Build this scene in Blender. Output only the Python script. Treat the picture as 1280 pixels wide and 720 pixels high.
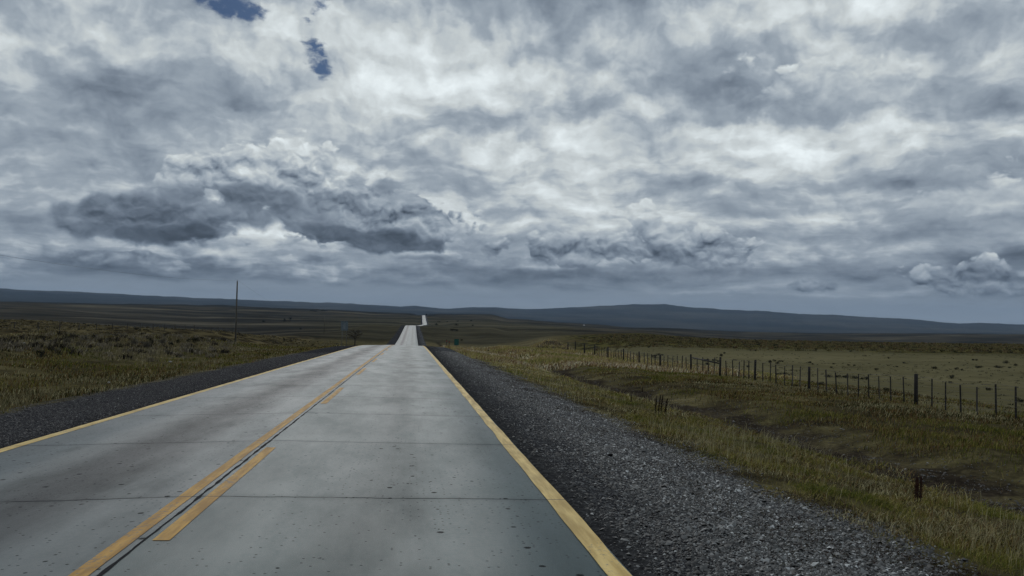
import bpy, math, random
import numpy as np
from mathutils import Vector, Matrix, Euler

# ------------------------------------------------------------------ scene, camera
scene = bpy.context.scene
for o in list(bpy.data.objects):
    bpy.data.objects.remove(o)
COL = scene.collection
RNG = np.random.default_rng(7)
random.seed(7)

F = 995.0 / 1280.0            # focal length in image widths
YAW, PITCH, ROLL = math.radians(7.2), math.radians(2.19), math.radians(1.0)
cam_data = bpy.data.cameras.new('camera')
cam_data.sensor_width = 36.0
cam_data.lens = 36.0 * F
cam_data.clip_start = 0.1
cam_data.clip_end = 80000.0
cam = bpy.data.objects.new('camera', cam_data)
COL.objects.link(cam)
fwd = Vector((math.sin(YAW) * math.cos(PITCH), math.cos(YAW) * math.cos(PITCH), math.sin(PITCH)))
right0 = Vector((math.cos(YAW), -math.sin(YAW), 0))
up0 = right0.cross(fwd)
# the horizon falls towards the right: camera rolled a little to the left
rgt = right0 * math.cos(ROLL) + up0 * math.sin(ROLL)
upv = rgt.cross(fwd)
cam.matrix_world = Matrix(((rgt.x, upv.x, -fwd.x, 0), (rgt.y, upv.y, -fwd.y, 0), (rgt.z, upv.z, -fwd.z, 0), (0, 0, 0, 1)))
scene.camera = cam

def ray(px, py):
    """direction of a point of the 1280x720 photograph"""
    d = fwd + rgt * ((px - 640) / 995.0) + upv * ((360 - py) / 995.0)
    return d.normalized()

def azel(px, py):
    d = ray(px, py)
    return math.degrees(math.atan2(d.x, d.y)), math.degrees(math.asin(d.z))

scene.render.engine = 'CYCLES'
scene.view_settings.view_transform = 'Standard'
scene.view_settings.look = 'None'
scene.view_settings.gamma = 1.0
scene.view_settings.exposure = 0.0
scene.cycles.max_bounces = 5
scene.cycles.diffuse_bounces = 2
scene.cycles.glossy_bounces = 2
scene.cycles.transmission_bounces = 2
scene.cycles.transparent_max_bounces = 6
scene.cycles.volume_bounces = 0
scene.cycles.use_denoising = True
scene.cycles.use_adaptive_sampling = True
scene.cycles.adaptive_threshold = 0.02

# ------------------------------------------------------------------ node mini-language
class G:
    def __init__(s, tree):
        s.t = tree
    def node(s, kind, **kw):
        n = s.t.nodes.new(kind)
        for k, v in kw.items():
            setattr(n, k, v)
        return n
    def put(s, sock, v):
        if isinstance(v, E):
            s.t.links.new(v.s, sock)
        else:
            sock.default_value = v
    def m(s, op, a, b=None, c=None, clamp=False):
        n = s.node('ShaderNodeMath', operation=op)
        n.use_clamp = clamp
        for i, v in enumerate((a, b, c)):
            if v is not None:
                s.put(n.inputs[i], v)
        return E(s, n.outputs[0])
    def vec(s, x, y, z=0.0):
        n = s.node('ShaderNodeCombineXYZ')
        s.put(n.inputs[0], x); s.put(n.inputs[1], y); s.put(n.inputs[2], z)
        return E(s, n.outputs[0])
    def noise(s, v, scale=1.0, detail=6.0, rough=0.55, lac=2.0, dist=0.0, color=False, dim='3D'):
        n = s.node('ShaderNodeTexNoise', noise_dimensions=dim)
        s.put(n.inputs['Vector'], v)
        n.inputs['Scale'].default_value = scale
        n.inputs['Detail'].default_value = detail
        n.inputs['Roughness'].default_value = rough
        n.inputs['Lacunarity'].default_value = lac
        n.inputs['Distortion'].default_value = dist
        return E(s, n.outputs['Color' if color else 'Fac'])
    def vor(s, v, scale=1.0, feature='F1', detail=0.0, rough=0.5, smooth=0.5, rand=1.0, out='Distance', dim='3D'):
        n = s.node('ShaderNodeTexVoronoi', feature=feature, voronoi_dimensions=dim)
        s.put(n.inputs['Vector'], v)
        n.inputs['Scale'].default_value = scale
        if 'Detail' in n.inputs: n.inputs['Detail'].default_value = detail
        if 'Roughness' in n.inputs: n.inputs['Roughness'].default_value = rough
        if feature == 'SMOOTH_F1': n.inputs['Smoothness'].default_value = smooth
        n.inputs['Randomness'].default_value = rand
        return E(s, n.outputs[out])
    def step(s, v, lo, hi, a=0.0, b=1.0, smooth=True):
        n = s.node('ShaderNodeMapRange')
        n.interpolation_type = 'SMOOTHSTEP' if smooth else 'LINEAR'
        s.put(n.inputs[0], v)
        for i, q in enumerate((lo, hi, a, b)):
            s.put(n.inputs[i + 1], q)
        return E(s, n.outputs[0])
    def mix(s, f, a, b):
        n = s.node('ShaderNodeMix', data_type='RGBA')
        s.put(n.inputs[0], f)
        for i, v in ((6, a), (7, b)):
            if isinstance(v, E): s.put(n.inputs[i], v)
            else: n.inputs[i].default_value = (*v, 1.0) if len(v) == 3 else v
        return E(s, n.outputs[2])
    def lerp(s, f, a, b):
        n = s.node('ShaderNodeMix', data_type='FLOAT')
        s.put(n.inputs[0], f); s.put(n.inputs[2], a); s.put(n.inputs[3], b)
        return E(s, n.outputs[0])
    def vm(s, op, a, b=None, scale=None):
        n = s.node('ShaderNodeVectorMath', operation=op)
        s.put(n.inputs[0], a)
        if b is not None: s.put(n.inputs[1], b)
        if scale is not None: s.put(n.inputs[3], scale)
        return E(s, n.outputs['Value' if op in ('LENGTH', 'DOT_PRODUCT', 'DISTANCE') else 0])
    def sep(s, v):
        n = s.node('ShaderNodeSeparateXYZ')
        s.put(n.inputs[0], v)
        return [E(s, o) for o in n.outputs]
    def ramp(s, f, stops):
        n = s.node('ShaderNodeValToRGB')
        s.put(n.inputs[0], f)
        r = n.color_ramp
        while len(r.elements) < len(stops):
            r.elements.new(0.5)
        for e, (p, c) in zip(r.elements, stops):
            e.position = p
            e.color = (*c, 1) if not isinstance(c, (int, float)) else (c, c, c, 1)
        return E(s, n.outputs[0])

class E:
    def __init__(s, g, sock): s.g, s.s = g, sock
    def __add__(s, o): return s.g.m('ADD', s, o)
    __radd__ = __add__
    def __sub__(s, o): return s.g.m('SUBTRACT', s, o)
    def __rsub__(s, o): return s.g.m('SUBTRACT', o, s)
    def __mul__(s, o): return s.g.m('MULTIPLY', s, o)
    __rmul__ = __mul__
    def __truediv__(s, o): return s.g.m('DIVIDE', s, o)
    def __rtruediv__(s, o): return s.g.m('DIVIDE', o, s)
    def abs(s): return s.g.m('ABSOLUTE', s)
    def clamp(s): return s.g.m('ADD', s, 0.0, clamp=True)
    def pw(s, p): return s.g.m('POWER', s, p)
    def max(s, o): return s.g.m('MAXIMUM', s, o)
    def min(s, o): return s.g.m('MINIMUM', s, o)

# ------------------------------------------------------------------ world: sky and clouds
SUN_AZ, SUN_EL = -3.0, 30.0            # degrees right of the road, above the horizon
world = bpy.data.worlds.new('World')
scene.world = world
world.use_nodes = True
wt = world.node_tree
wt.nodes.clear()
g = G(wt)
tc = g.node('ShaderNodeTexCoord')
d = E(g, tc.outputs['Generated'])
dx, dy, dz = g.sep(d)
el = g.m('ARCSINE', dz) * (180 / math.pi)
az = g.m('ARCTAN2', dx, dy) * (180 / math.pi)
ang = g.vec(az, el * 1.35, 0.0)                      # angular domain, degrees
zc = dz.max(0.0) + 0.075
pl = g.vec(dx / zc, dy / zc, 0.0)                    # cloud-deck domain: streaks flatten towards the horizon


lg = g.m('LOGARITHM', el.max(-3.0) + 5.0, 2.71828) * 17.0
dk = g.vec(az, lg, 0.0)                              # deck domain: features flatten towards the horizon
def n2(v, sc, det, r=0.55, color=False, dist=0.0):
    return g.noise(v, sc, det, r, dist=dist, color=color, dim='2D')
def centred(c, k):
    return g.vm('SCALE', g.vm('SUBTRACT', c, (0.5, 0.5, 0.5)), scale=k)
wc1 = n2(ang, 0.13, 5, 0.6, color=True)
warp = centred(wc1, 7.0)
wx, wy, _ = g.sep(warp)
P0 = g.vec(az, el, 0.0)
P1 = g.vm('ADD', P0, g.vm('MULTIPLY', warp, (1.0, 0.5, 0.0)))
P2 = g.vm('ADD', P0, g.vm('MULTIPLY', warp, (0.26, 0.17, 0.0)))

KPX = 995 * math.pi / 180 * 1.08
def blob(px, py, rx, ry, amp, P):
    a0, e0 = azel(px, py)
    sx, sy = KPX / rx, KPX / ry
    n = g.node('ShaderNodeVectorMath', operation='MULTIPLY_ADD')
    g.put(n.inputs[0], P)
    n.inputs[1].default_value = (sx, sy, 0)
    n.inputs[2].default_value = (-a0 * sx, -e0 * sy, 0)
    q = g.vm('LENGTH', E(g, n.outputs[0]))
    return g.step(q, 0.0, 2.0, amp, 0.0)

def blobs(lst, P=P1):
    tot = None
    for (px, py, rx, ry, amp) in lst:
        b = blob(px, py, rx, ry, amp, P)
        tot = b if tot is None else tot + b
    return tot

def puff(v, sc, det, r=0.45):
    return 1.0 - g.vor(v, sc, 'F1', detail=det, rough=r, dim='2D')
angw = g.vm('ADD', ang, centred(n2(ang, 0.45, 4, 0.55, color=True), 1.3))
pf = puff(angw, 0.30, 3.0, 0.5)
pf_up = puff(g.vm('ADD', angw, (0.12, 0.62, 0.0)), 0.30, 3.0, 0.5)
relief = pf - pf_up
qf = puff(angw, 0.75, 2.0)
qf_up = puff(g.vm('ADD', angw, (0.05, 0.28, 0.0)), 0.75, 2.0)
relief = relief + (qf - qf_up) * 0.6

dkw = g.vm('ADD', dk, g.vm('SCALE', warp, scale=0.40))
deck = n2(dkw, 0.085, 8, 0.54)
deck_up = n2(g.vm('ADD', dkw, (0.3, 1.3, 0.0)), 0.085, 5, 0.54)
pdv = g.vm('MULTIPLY', dkw, (0.62, 1.0, 1.0))
pd = puff(pdv, 0.16, 4.0, 0.55)
pd_up = puff(g.vm('ADD', pdv, (0.15, 0.9, 0.0)), 0.16, 4.0, 0.55)
streak = n2(g.vm('MULTIPLY', dkw, (0.034, 0.24, 1.0)), 1.0, 7, 0.58)
fine = n2(g.vm('MULTIPLY', angw, (1.0, 1.5, 1.0)), 0.55, 5, 0.6)

mid = g.step(el, 13.0, 21.0, 1.0, 0.40)
B = 0.515 + (deck - 0.5) * 0.44 + (deck - deck_up) * 0.8 + (pd - pd_up) * 0.34 + (pd - 0.6) * 0.10 + (streak - 0.5) * mid + (fine - 0.5) * 0.07 + relief * 0.03
B = (B - 0.48) * 1.30 + 0.50
MACRO = [  # px, py, rx, ry, amount: broad light and dark areas
    (640, 235, 330, 75, 0.13), (850, 215, 200, 40, 0.08), (470, 60, 220, 70, 0.10), (330, 100, 260, 80, 0.05),
    (60, 90, 190, 110, -0.05), (20, 215, 60, 30, -0.14), (780, 60, 150, 70, -0.03), (900, 135, 130, 45, -0.09),
    (610, 150, 110, 26, -0.17), (720, 140, 90, 20, -0.06), (620, 85, 80, 40, -0.05), (1230, 150, 110, 60, -0.19), (1010, 240, 150, 25, -0.07),
    (1230, 240, 90, 30, 0.13), (980, 20, 100, 45, 0.07), (1160, 60, 90, 50, 0.06), (1160, 205, 110, 26, -0.10),
    (680, 270, 150, 28, 0.12), (1130, 300, 200, 22, -0.14), (1000, 275, 90, 12, -0.05), (200, 190, 120, 40, -0.07), (330, 165, 230, 36, -0.09), (520, 215, 70, 30, -0.05), (90, 215, 130, 40, -0.06),
    (1100, 185, 110, 20, 0.06), (60, 250, 110, 50, -0.02), (1180, 325, 130, 16, -0.10), (1120, 290, 130, 8, 0.08), (700, 180, 80, 26, 0.06),
]
B = B + blobs(MACRO)
hz = g.step(el, 2.0, 9.5, 1.0, 0.0)                    # grey murk under the deck towards the horizon
B = B - hz * 0.16

def tower(lst, thr, soft, top, base, e_lo, e_hi, kr=0.5, edge=0.8, P=P2, fade=None):
    fld = blobs(lst, P) + (pf - 0.62) * edge + (qf - 0.62) * 0.35 + (fine - 0.5) * 0.40
    msk = g.step(fld, thr, thr + soft)
    if fade: msk = msk * g.step(el + (fine - 0.5) * 2.0, fade[0], fade[1])
    h = g.step(el + (pf - 0.6) * 2.4 + (fine - 0.5) * 1.2 + (fld - thr) * -0.7, e_lo, e_hi)
    lum = g.lerp(h, base, top) + relief * kr + (fine - 0.5) * 0.12
    return msk, lum

B = B + (0.40 - B).max(0.0) * 0.5
layers = []
layers.append(tower([(1060, 110, 90, 50, 1.0), (990, 120, 70, 34, 0.8), (1130, 130, 70, 42, 0.8)], 0.45, 0.34, 0.66, 0.44, 12.5, 17.5, 0.26, fade=(13.6, 17.6)))
layers.append(tower([(930, 85, 70, 30, 0.9), (800, 75, 50, 20, 0.6)], 0.5, 0.4, 0.60, 0.44, 14.0, 19.0, 0.15))
layers.append(tower([(1250, 245, 90, 44, 1.0), (1180, 262, 70, 24, 0.7)], 0.45, 0.34, 0.68, 0.44, 6.6, 9.8, 0.20, fade=(6.6, 9.4)))
# left cluster: rear bright towers
layers.append(tower([(262, 205, 50, 34, 1.0), (330, 200, 50, 34, 0.9), (385, 205, 38, 50, 1.0), (430, 240, 60, 46, 1.0), (500, 262, 70, 40, 0.9), (250, 235, 100, 34, 0.9), (570, 290, 80, 34, 0.8), (350, 300, 90, 40, 0.9), (460, 285, 80, 40, 0.7)],
                    0.55, 0.20, 0.66, 0.30, 6.4, 10.4, 0.40))
# grey veils beside the towers
layers.append(tower([(452, 208, 44, 30, 1.0), (478, 235, 34, 26, 0.8), (530, 245, 40, 16, 0.9)], 0.46, 0.5, 0.36, 0.27, 7.4, 12.2, 0.10))
layers.append(tower([(205, 200, 40, 22, 0.9)], 0.50, 0.4, 0.36, 0.26, 9.0, 12.2, 0.14))
# dark flat-bottomed ones in front, tied together by a grey body
layers.append(tower([(300, 250, 130, 34, 1.0), (200, 262, 120, 34, 0.9), (400, 285, 110, 26, 0.9), (500, 300, 90, 22, 0.7)], 0.50, 0.8, 0.40, 0.22, 6.0, 10.4, 0.16))
layers.append(tower([(350, 256, 90, 16, 1.0), (320, 236, 70, 18, 0.9), (270, 245, 50, 12, 0.6)], 0.40, 0.75, 0.34, 0.17, 7.4, 10.8, 0.12))
layers.append(tower([(282, 203, 36, 20, 1.0), (342, 200, 22, 18, 0.8), (385, 192, 26, 26, 1.0), (405, 228, 34, 20, 0.9), (352, 312, 44, 16, 0.9), (410, 345, 36, 7, 0.7), (440, 255, 30, 14, 0.5)], 0.52, 0.30, 0.72, 0.36, 5.4, 10.4, 0.34))
layers.append(tower([(120, 262, 62, 30, 1.0), (165, 280, 90, 26, 0.9), (255, 292, 80, 24, 1.0), (215, 272, 60, 18, 0.8)], 0.42, 0.60, 0.38, 0.165, 5.8, 9.6, 0.15))
layers.append(tower([(235, 300, 90, 15, 1.0), (190, 288, 70, 12, 0.9)], 0.30, 0.55, 0.16, 0.085, 4.8, 7.2, 0.05))
layers.append(tower([(430, 290, 80, 17, 1.0), (520, 312, 80, 14, 1.0), (470, 300, 70, 14, 0.7)], 0.36, 0.60, 0.24, 0.11, 4.6, 8.0, 0.10))
# low line of small cumulus through the middle and to the right
layers.append(tower([(700, 300, 70, 28, 1.0), (812, 262, 24, 40, 0.9), (850, 285, 70, 34, 1.0), (800, 322, 110, 22, 0.9), (640, 322, 90, 24, 0.8), (920, 325, 90, 28, 0.9), (600, 300, 40, 20, 0.6)],
                    0.50, 0.24, 0.60, 0.25, 3.2, 7.0, 0.34, edge=1.0))
layers.append(tower([(712, 303, 44, 16, 1.0), (812, 262, 20, 20, 0.7), (848, 288, 30, 18, 1.0), (690, 342, 130, 16, 0.9), (560, 345, 130, 14, 0.9), (820, 345, 110, 12, 0.8), (930, 345, 90, 14, 0.7)], 0.40, 0.70, 0.26, 0.15, 2.6, 7.4, 0.22, edge=0.9))
n_high = len(layers)
layers.append(tower([(1012, 358, 60, 9, 0.9), (1100, 352, 80, 14, 0.8)], 0.42, 0.4, 0.36, 0.16, 1.8, 4.0, 0.34, edge=1.0, fade=(1.3, 2.0)))
layers.append(tower([(1200, 352, 54, 24, 1.0), (1268, 345, 50, 36, 1.0), (1130, 345, 60, 16, 0.6)], 0.50, 0.22, 0.50, 0.17, 1.2, 4.6, 0.34, edge=1.0, fade=(1.0, 2.2)))
layers.append(tower([(80, 318, 100, 16, 1.0), (215, 332, 110, 12, 0.9), (150, 325, 60, 10, 0.9)], 0.50, 0.4, 0.40, 0.22, 2.6, 5.0, 0.30, edge=1.0, fade=(2.4, 3.6)))
for msk, lum in layers[:n_high]:
    B = g.lerp(msk, B, lum)

# rain-dark sheet over the hills with a pale strip right on the skyline
low_noise = n2(g.vm('MULTIPLY', dkw, (0.09, 0.30, 1.0)), 1.0, 5, 0.6)
sheet = g.step(el + (low_noise - 0.5) * 2.6 + (pf - 0.6) * 1.5 + az * -0.02, 2.2, 4.0, 1.0, 0.0)
left = g.step(az, -6.0, 24.0, 1.0, 0.0)
sheet_lum = g.lerp(left, 0.215, 0.145) + (low_noise - 0.5) * 0.32 + (pd - pd_up) * 0.16
B = g.lerp(sheet * g.lerp(left, 0.66, 0.84), B, sheet_lum)
for msk, lum in layers[n_high:]:
    B = g.lerp(msk * 0.85, B, lum)
strip = g.step(el + (low_noise - 0.5) * 1.1 + (pf - 0.6) * 0.35 + g.step(az, 6, 34) * 0.45 + g.step(az, -12, -30) * 0.25, 1.75, 2.35, 1.0, 0.0)
B = g.lerp(strip * 0.85, B, g.lerp(g.step(az, -22, 30), 0.285, 0.27) + (low_noise - 0.5) * 0.06)
B = g.m('MAXIMUM', B, 0.06)

# colour: cool grey, bluer in the darks
tint = g.step(B, 0.08, 0.62, smooth=False)
hue = g.mix(tint, (0.76, 0.985, 1.30), (0.94, 1.02, 1.045))
cloud_rgb = g.vm('SCALE', hue, scale=B * 9.6)
sky = g.node('ShaderNodeTexSky', sky_type='NISHITA')
sky.sun_disc = False
sky.sun_elevation = math.radians(SUN_EL)
sky.sun_rotation = math.radians(SUN_AZ)
sky.altitude = 200
sky_rgb = g.vm('MULTIPLY', E(g, sky.outputs[0]), (0.050, 0.088, 0.165))
P3 = g.vm('ADD', P0, g.vm('MULTIPLY', warp, (0.30, 0.26, 0.0)))
hb = blobs([(292, 6, 34, 16, 1.0), (312, 20, 24, 12, 0.7), (396, 66, 16, 20, 1.0), (404, 90, 12, 14, 0.9), (398, 20, 12, 12, 0.9), (412, 2, 12, 12, 0.9), (490, 26, 10, 5, 0.6)], P3)
holes = hb + (fine - 0.5) * 2.6 + (deck - 0.5) * -1.5
hole = g.step(holes, 0.38, 1.20) * g.step(hb, 0.10, 0.30)
col = g.mix(hole, cloud_rgb, sky_rgb)
# below the horizon: plain dark ground tone
col = g.mix(g.step(el, -1.2, -0.4), (0.6, 0.6, 0.6), col)
bg = g.node('ShaderNodeBackground')
g.put(bg.inputs[0], col)
bg.inputs[1].default_value = 0.1
out = g.node('ShaderNodeOutputWorld')
wt.links.new(bg.outputs[0], out.inputs[0])
world.cycles.sampling_method = 'MANUAL'
world.cycles.sample_map_resolution = 512

sun_data = bpy.data.lights.new('sun', 'SUN')
sun_data.energy = 0.72
sun_data.angle = math.radians(45)
sun_data.color = (1.0, 0.98, 0.94)
sun = bpy.data.objects.new('sun', sun_data)
COL.objects.link(sun)
sa, se = math.radians(SUN_AZ), math.radians(SUN_EL)
to_sun = Vector((math.sin(sa) * math.cos(se), math.cos(sa) * math.cos(se), math.sin(se)))
sun.rotation_euler = to_sun.to_track_quat('Z', 'Y').to_euler()

# ------------------------------------------------------------------ terrain as a height function (metres, eye at 0)
def pchip(xk, yk):
    xk = np.asarray(xk, float); yk = np.asarray(yk, float)
    h = np.diff(xk); dl = np.diff(yk) / h
    m = np.zeros_like(yk)
    m[0], m[-1] = dl[0], dl[-1]
    for i in range(1, len(xk) - 1):
        if dl[i - 1] * dl[i] > 0:
            w1_, w2_ = 2 * h[i] + h[i - 1], h[i] + 2 * h[i - 1]
            m[i] = (w1_ + w2_) / (w1_ / dl[i - 1] + w2_ / dl[i])
    def f(x):
        x = np.asarray(x, float)
        xc = np.clip(x, xk[0], xk[-1])
        i = np.clip(np.searchsorted(xk, xc) - 1, 0, len(xk) - 2)
        t = (xc - xk[i]) / h[i]
        t2, t3 = t * t, t * t * t
        return (yk[i] * (2 * t3 - 3 * t2 + 1) + h[i] * m[i] * (t3 - 2 * t2 + t)
                + yk[i + 1] * (-2 * t3 + 3 * t2) + h[i] * m[i + 1] * (t3 - t2))
    return f

road_z = pchip([-200, 0, 40, 70, 85, 101, 115, 150, 200, 243, 300, 400, 500, 551, 600, 700, 850, 950, 1000, 1100, 1250, 1500, 2000, 2100, 2600, 4000, 20000],
               [1.8, -1.67, -2.33, -2.84, -3.12, -3.57, -4.22, -6.5, -8.5, -8.75, -8.7, -7.9, -6.75, -6.25, -6.5, -9.3, -11.6, -11.3, -11.0, -11.15, -11.6, -7.0, 4.0, 4.1, -2.0, -10.0, -10.0])
road_x = pchip([-200, 0, 120, 250, 400, 551, 700, 850, 950, 1050, 1150, 1250, 1500, 2000, 2600, 20000],
               [-2.03, -2.03, -2.01, -1.2, -0.7, -0.1, 1.2, 3.2, 6.0, 13.0, 19.0, 21.9, 25.0, 31.0, 38, 250])

def _hash(ix, iy, seed):
    h = (ix.astype(np.int64) * 374761393 + iy.astype(np.int64) * 668265263 + seed * 1442695041) & 0x7fffffff
    h = ((h ^ (h >> 13)) * 1274126177) & 0x7fffffff
    return ((h ^ (h >> 16)) & 0xffff) / 65535.0

def vnoise(x, y, seed=0):
    x0, y0 = np.floor(x), np.floor(y)
    fx, fy = x - x0, y - y0
    fx = fx * fx * (3 - 2 * fx); fy = fy * fy * (3 - 2 * fy)
    x0 = x0.astype(np.int64); y0 = y0.astype(np.int64)
    a, b = _hash(x0, y0, seed), _hash(x0 + 1, y0, seed)
    c, d_ = _hash(x0, y0 + 1, seed), _hash(x0 + 1, y0 + 1, seed)
    return (a + (b - a) * fx) * (1 - fy) + (c + (d_ - c) * fx) * fy

def fbm(x, y, octv=4, seed=0, gain=0.5):
    t, amp, n = 0.0, 1.0, 0.0
    for k in range(octv):
        t = t + amp * vnoise(x * 2 ** k + 17.3 * k, y * 2 ** k - 9.1 * k, seed + k)
        n += amp; amp *= gain
    return t / n - 0.5

def sstep(x, a, b):
    t = np.clip((x - a) / (b - a), 0, 1)
    return t * t * (3 - 2 * t)

def q_of(px, py):
    return math.tan(math.radians(azel(px, py)[1]))
RK = np.array([10, 30, 75, 110, 150, 200, 250, 300, 350, 400, 600, 1000, 1500, 2500, 4000, 8000, 20000.])
def prof(vals, q):
    v = list(vals)
    return np.array(v + [q * 2500, q * 4000, q * 8000, q * 20000 if q < 0 else q * 12000])
LR = np.log(RK)
road_prof = road_z(RK) - 0.4
road_prof[-4:] = [0.003 * 2500, 0.004 * 4000, 0.004 * 8000, 0.004 * 12000]
q0 = q_of(0, 378)
KEYS = [
    (-180, prof([-1.9, -2.2, -3, -3.5, -4, -4, -4, -4, -5, -6, -8, -10, -10], -0.002)),
    (-60, prof([-1.9, -2.2, -2.5, -2.5, -2.6, -2.5, -2.8, -4, -7, -9, -12, -8, 2], q0)),
    (azel(0, 400)[0], prof([-1.9, -2.2, -2.6, -2.6, -2.7, -2.6, -2.7, -5, -8, -9, -12, -8, 3], q0)),
    (azel(270, 400)[0], prof([-1.9, -2.4, -2.8, -3.0, -3.3, -3.75, -6, -9, -11, -13, -16, -14, -6], q_of(270, 383))),
    (azel(400, 400)[0], prof([-1.9, -2.3, -3.0, -3.6, -4.6, -5.4, -6.2, -7.0, -7.8, -9, -12, -12, -6], q_of(400, 388))),
    (-1.5, road_prof), (5.5, road_prof),
    (azel(640, 400)[0], prof([-1.9, -2.8, -3.4, -3.7, -6.3, -8.6, -9.2, -9.6, -9.6, -9.4, -9.5, -12, -11], q_of(640, 399.5))),
    (azel(700, 400)[0], prof([-1.9, -3.3, -3.8, -3.8, -5.2, -6.3, -7.2, -7.6, -7.9, -8.2, -9.2, -12, -14], q_of(700, 404))),
    (azel(800, 400)[0], prof([-1.9, -3.3, -4.3, -4.8, -5.0, -5.3, -5.6, -5.9, -6.1, -6.4, -9, -15, -19], q_of(800, 410))),
    (azel(960, 400)[0], prof([-1.9, -3.3, -4.4, -4.8, -5.1, -5.5, -5.9, -6.3, -8.5, -12, -25, -32, -34], q_of(960, 416))),
    (azel(1280, 400)[0], prof([-1.9, -3.4, -4.4, -4.7, -4.9, -5.1, -5.35, -5.6, -8.5, -12, -24, -32, -34], q_of(1280, 419))),
    (75, prof([-1.9, -3.4, -4.4, -4.7, -4.9, -5.1, -5.35, -5.6, -8.5, -12, -24, -32, -34], -0.01)),
    (180, prof([-1.9, -2.2, -3, -3.5, -4, -4, -4, -4, -5, -6, -8, -10, -10], -0.002)),
]
KA = np.array([k[0] for k in KEYS]); KZ = np.array([k[1] for k in KEYS])

def regional(x, y):
    r = np.clip(np.hypot(x, y), 10.01, 19999)
    a = np.degrees(np.arctan2(x, y))
    j = np.clip(np.searchsorted(KA, a) - 1, 0, len(KA) - 2)
    ta = np.clip((a - KA[j]) / (KA[j + 1] - KA[j]), 0, 1)
    ta = ta * ta * (3 - 2 * ta)
    lr = np.log(r)
    i = np.clip(np.searchsorted(LR, lr) - 1, 0, len(LR) - 2)
    tr = np.clip((lr - LR[i]) / (LR[i + 1] - LR[i]), 0, 1)
    z0 = KZ[j, i] * (1 - tr) + KZ[j, i + 1] * tr
    z1 = KZ[j + 1, i] * (1 - tr) + KZ[j + 1, i + 1] * tr
    return z0 * (1 - ta) + z1 * ta

CU = np.array([-60, -40, -30, -24, -16, -12, -9.5, -6.6, -3.7, 0, 3.7, 6.3, 8.0, 10.3, 11.3, 12.3, 14.0, 17, 23.5, 30, 60.])
CZ = np.array([-0.3, -0.2, 0.0, 0.05, -0.25, -0.55, -0.55, -0.22, -0.075, 0, -0.075, -0.24, -0.45, -0.78, -1.02, -0.98, -0.72, -0.85, -1.2, -1.35, -1.6])
cross = pchip(CU, CZ)

def height(x, y, detail=True):
    x = np.asarray(x, float); y = np.asarray(y, float)
    u = x - road_x(y)
    au = np.abs(u)
    zl = road_z(y) + cross(np.clip(u, -60, 60))
    w = sstep(au, 24, 48)
    z = zl * (1 - w) + regional(x, y) * w
    r = np.hypot(x, y)
    # bank that hides the valley past the crest, the spoil mound by the fence, tussocky bank on the left
    z = z + 0.60 * np.exp(-((y - 104) / 11) ** 2) * sstep(u, 7.5, 12) * (1 - sstep(u, 26, 34))
    z = z + 2.5 * np.exp(-(((x - 22.0) / 4.2) ** 2 + ((y - 126) / 8) ** 2)) * (1 + 0.5 * fbm(x * 0.6, y * 0.6, 3, 91))
    z = z + 0.55 * np.exp(-((u + 22) / 5) ** 2) * sstep(y, 40, 60) * (1 - sstep(y, 85, 110)) * (1 + fbm(x * 0.25, y * 0.25, 3, 5) * 2)
    if detail:
        off = sstep(au, 6.2, 9.5)
        z = z + off * (fbm(x * 0.45, y * 0.45, 4, 11) * 0.30 + fbm(x * 0.07, y * 0.07, 3, 31) * 0.7 * sstep(au, 12, 30))
        z = z + off * sstep(r, 150, 900) * fbm(x * 0.006, y * 0.006, 4, 51) * np.clip(r * 0.006, 0, 14) * sstep(au, 40, 200)
        ditch = np.exp(-((u - 11.7) / 1.3) ** 2)
        z = z + ditch * fbm(x * 1.6, y * 1.6, 3, 71) * 0.35
    return z

def ground_hit(px, py, rmin=6.0, rmax=9000.0):
    dd = ray(px, py)
    t = rmin
    while t < rmax:
        if dd.z * t < float(height(dd.x * t, dd.y * t, False)):
            return dd.x * t, dd.y * t
        t *= 1.004
    return dd.x * rmax, dd.y * rmax

# ------------------------------------------------------------------ mesh helpers
def np_mesh(name, verts, faces, mat=None, smooth=False, attrs=None, cols=None, parent=None, nper=None):
    verts = np.ascontiguousarray(verts, np.float32); faces = np.ascontiguousarray(faces, np.int32)
    me = bpy.data.meshes.new(name)
    me.vertices.add(len(verts)); me.vertices.foreach_set('co', verts.ravel())
    k = faces.shape[1]
    me.loops.add(faces.size); me.loops.foreach_set('vertex_index', faces.ravel())
    me.polygons.add(len(faces))
    me.polygons.foreach_set('loop_start', np.arange(0, faces.size, k, dtype=np.int32))
    me.polygons.foreach_set('loop_total', np.full(len(faces), k, np.int32))
    me.update(calc_edges=True)
    if smooth:
        me.polygons.foreach_set('use_smooth', np.ones(len(faces), bool))
    for an, av in (attrs or {}).items():
        a = me.attributes.new(an, 'FLOAT', 'POINT'); a.data.foreach_set('value', np.ascontiguousarray(av, np.float32))
    if cols is not None:
        a = me.attributes.new('tone', 'FLOAT_COLOR', 'POINT')
        c4 = np.ones((len(verts), 4), np.float32); c4[:, :3] = cols
        a.data.foreach_set('color', c4.ravel())
    if mat: me.materials.append(mat)
    o = bpy.data.objects.new(name, me); COL.objects.link(o)
    if parent is not None: o.parent = parent
    return o

def grid_faces(nr, nc):
    i = np.arange(nr * nc).reshape(nr, nc)
    return np.stack([i[:-1, :-1], i[:-1, 1:], i[1:, 1:], i[1:, :-1]], -1).reshape(-1, 4)

def mat_new(name, build):
    m = bpy.data.materials.new(name); m.use_nodes = True
    t = m.node_tree; t.nodes.clear(); gg = G(t)
    bs = gg.node('ShaderNodeBsdfPrincipled'); ou = gg.node('ShaderNodeOutputMaterial')
    t.links.new(bs.outputs[0], ou.inputs[0])
    build(gg, bs)
    return m

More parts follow.
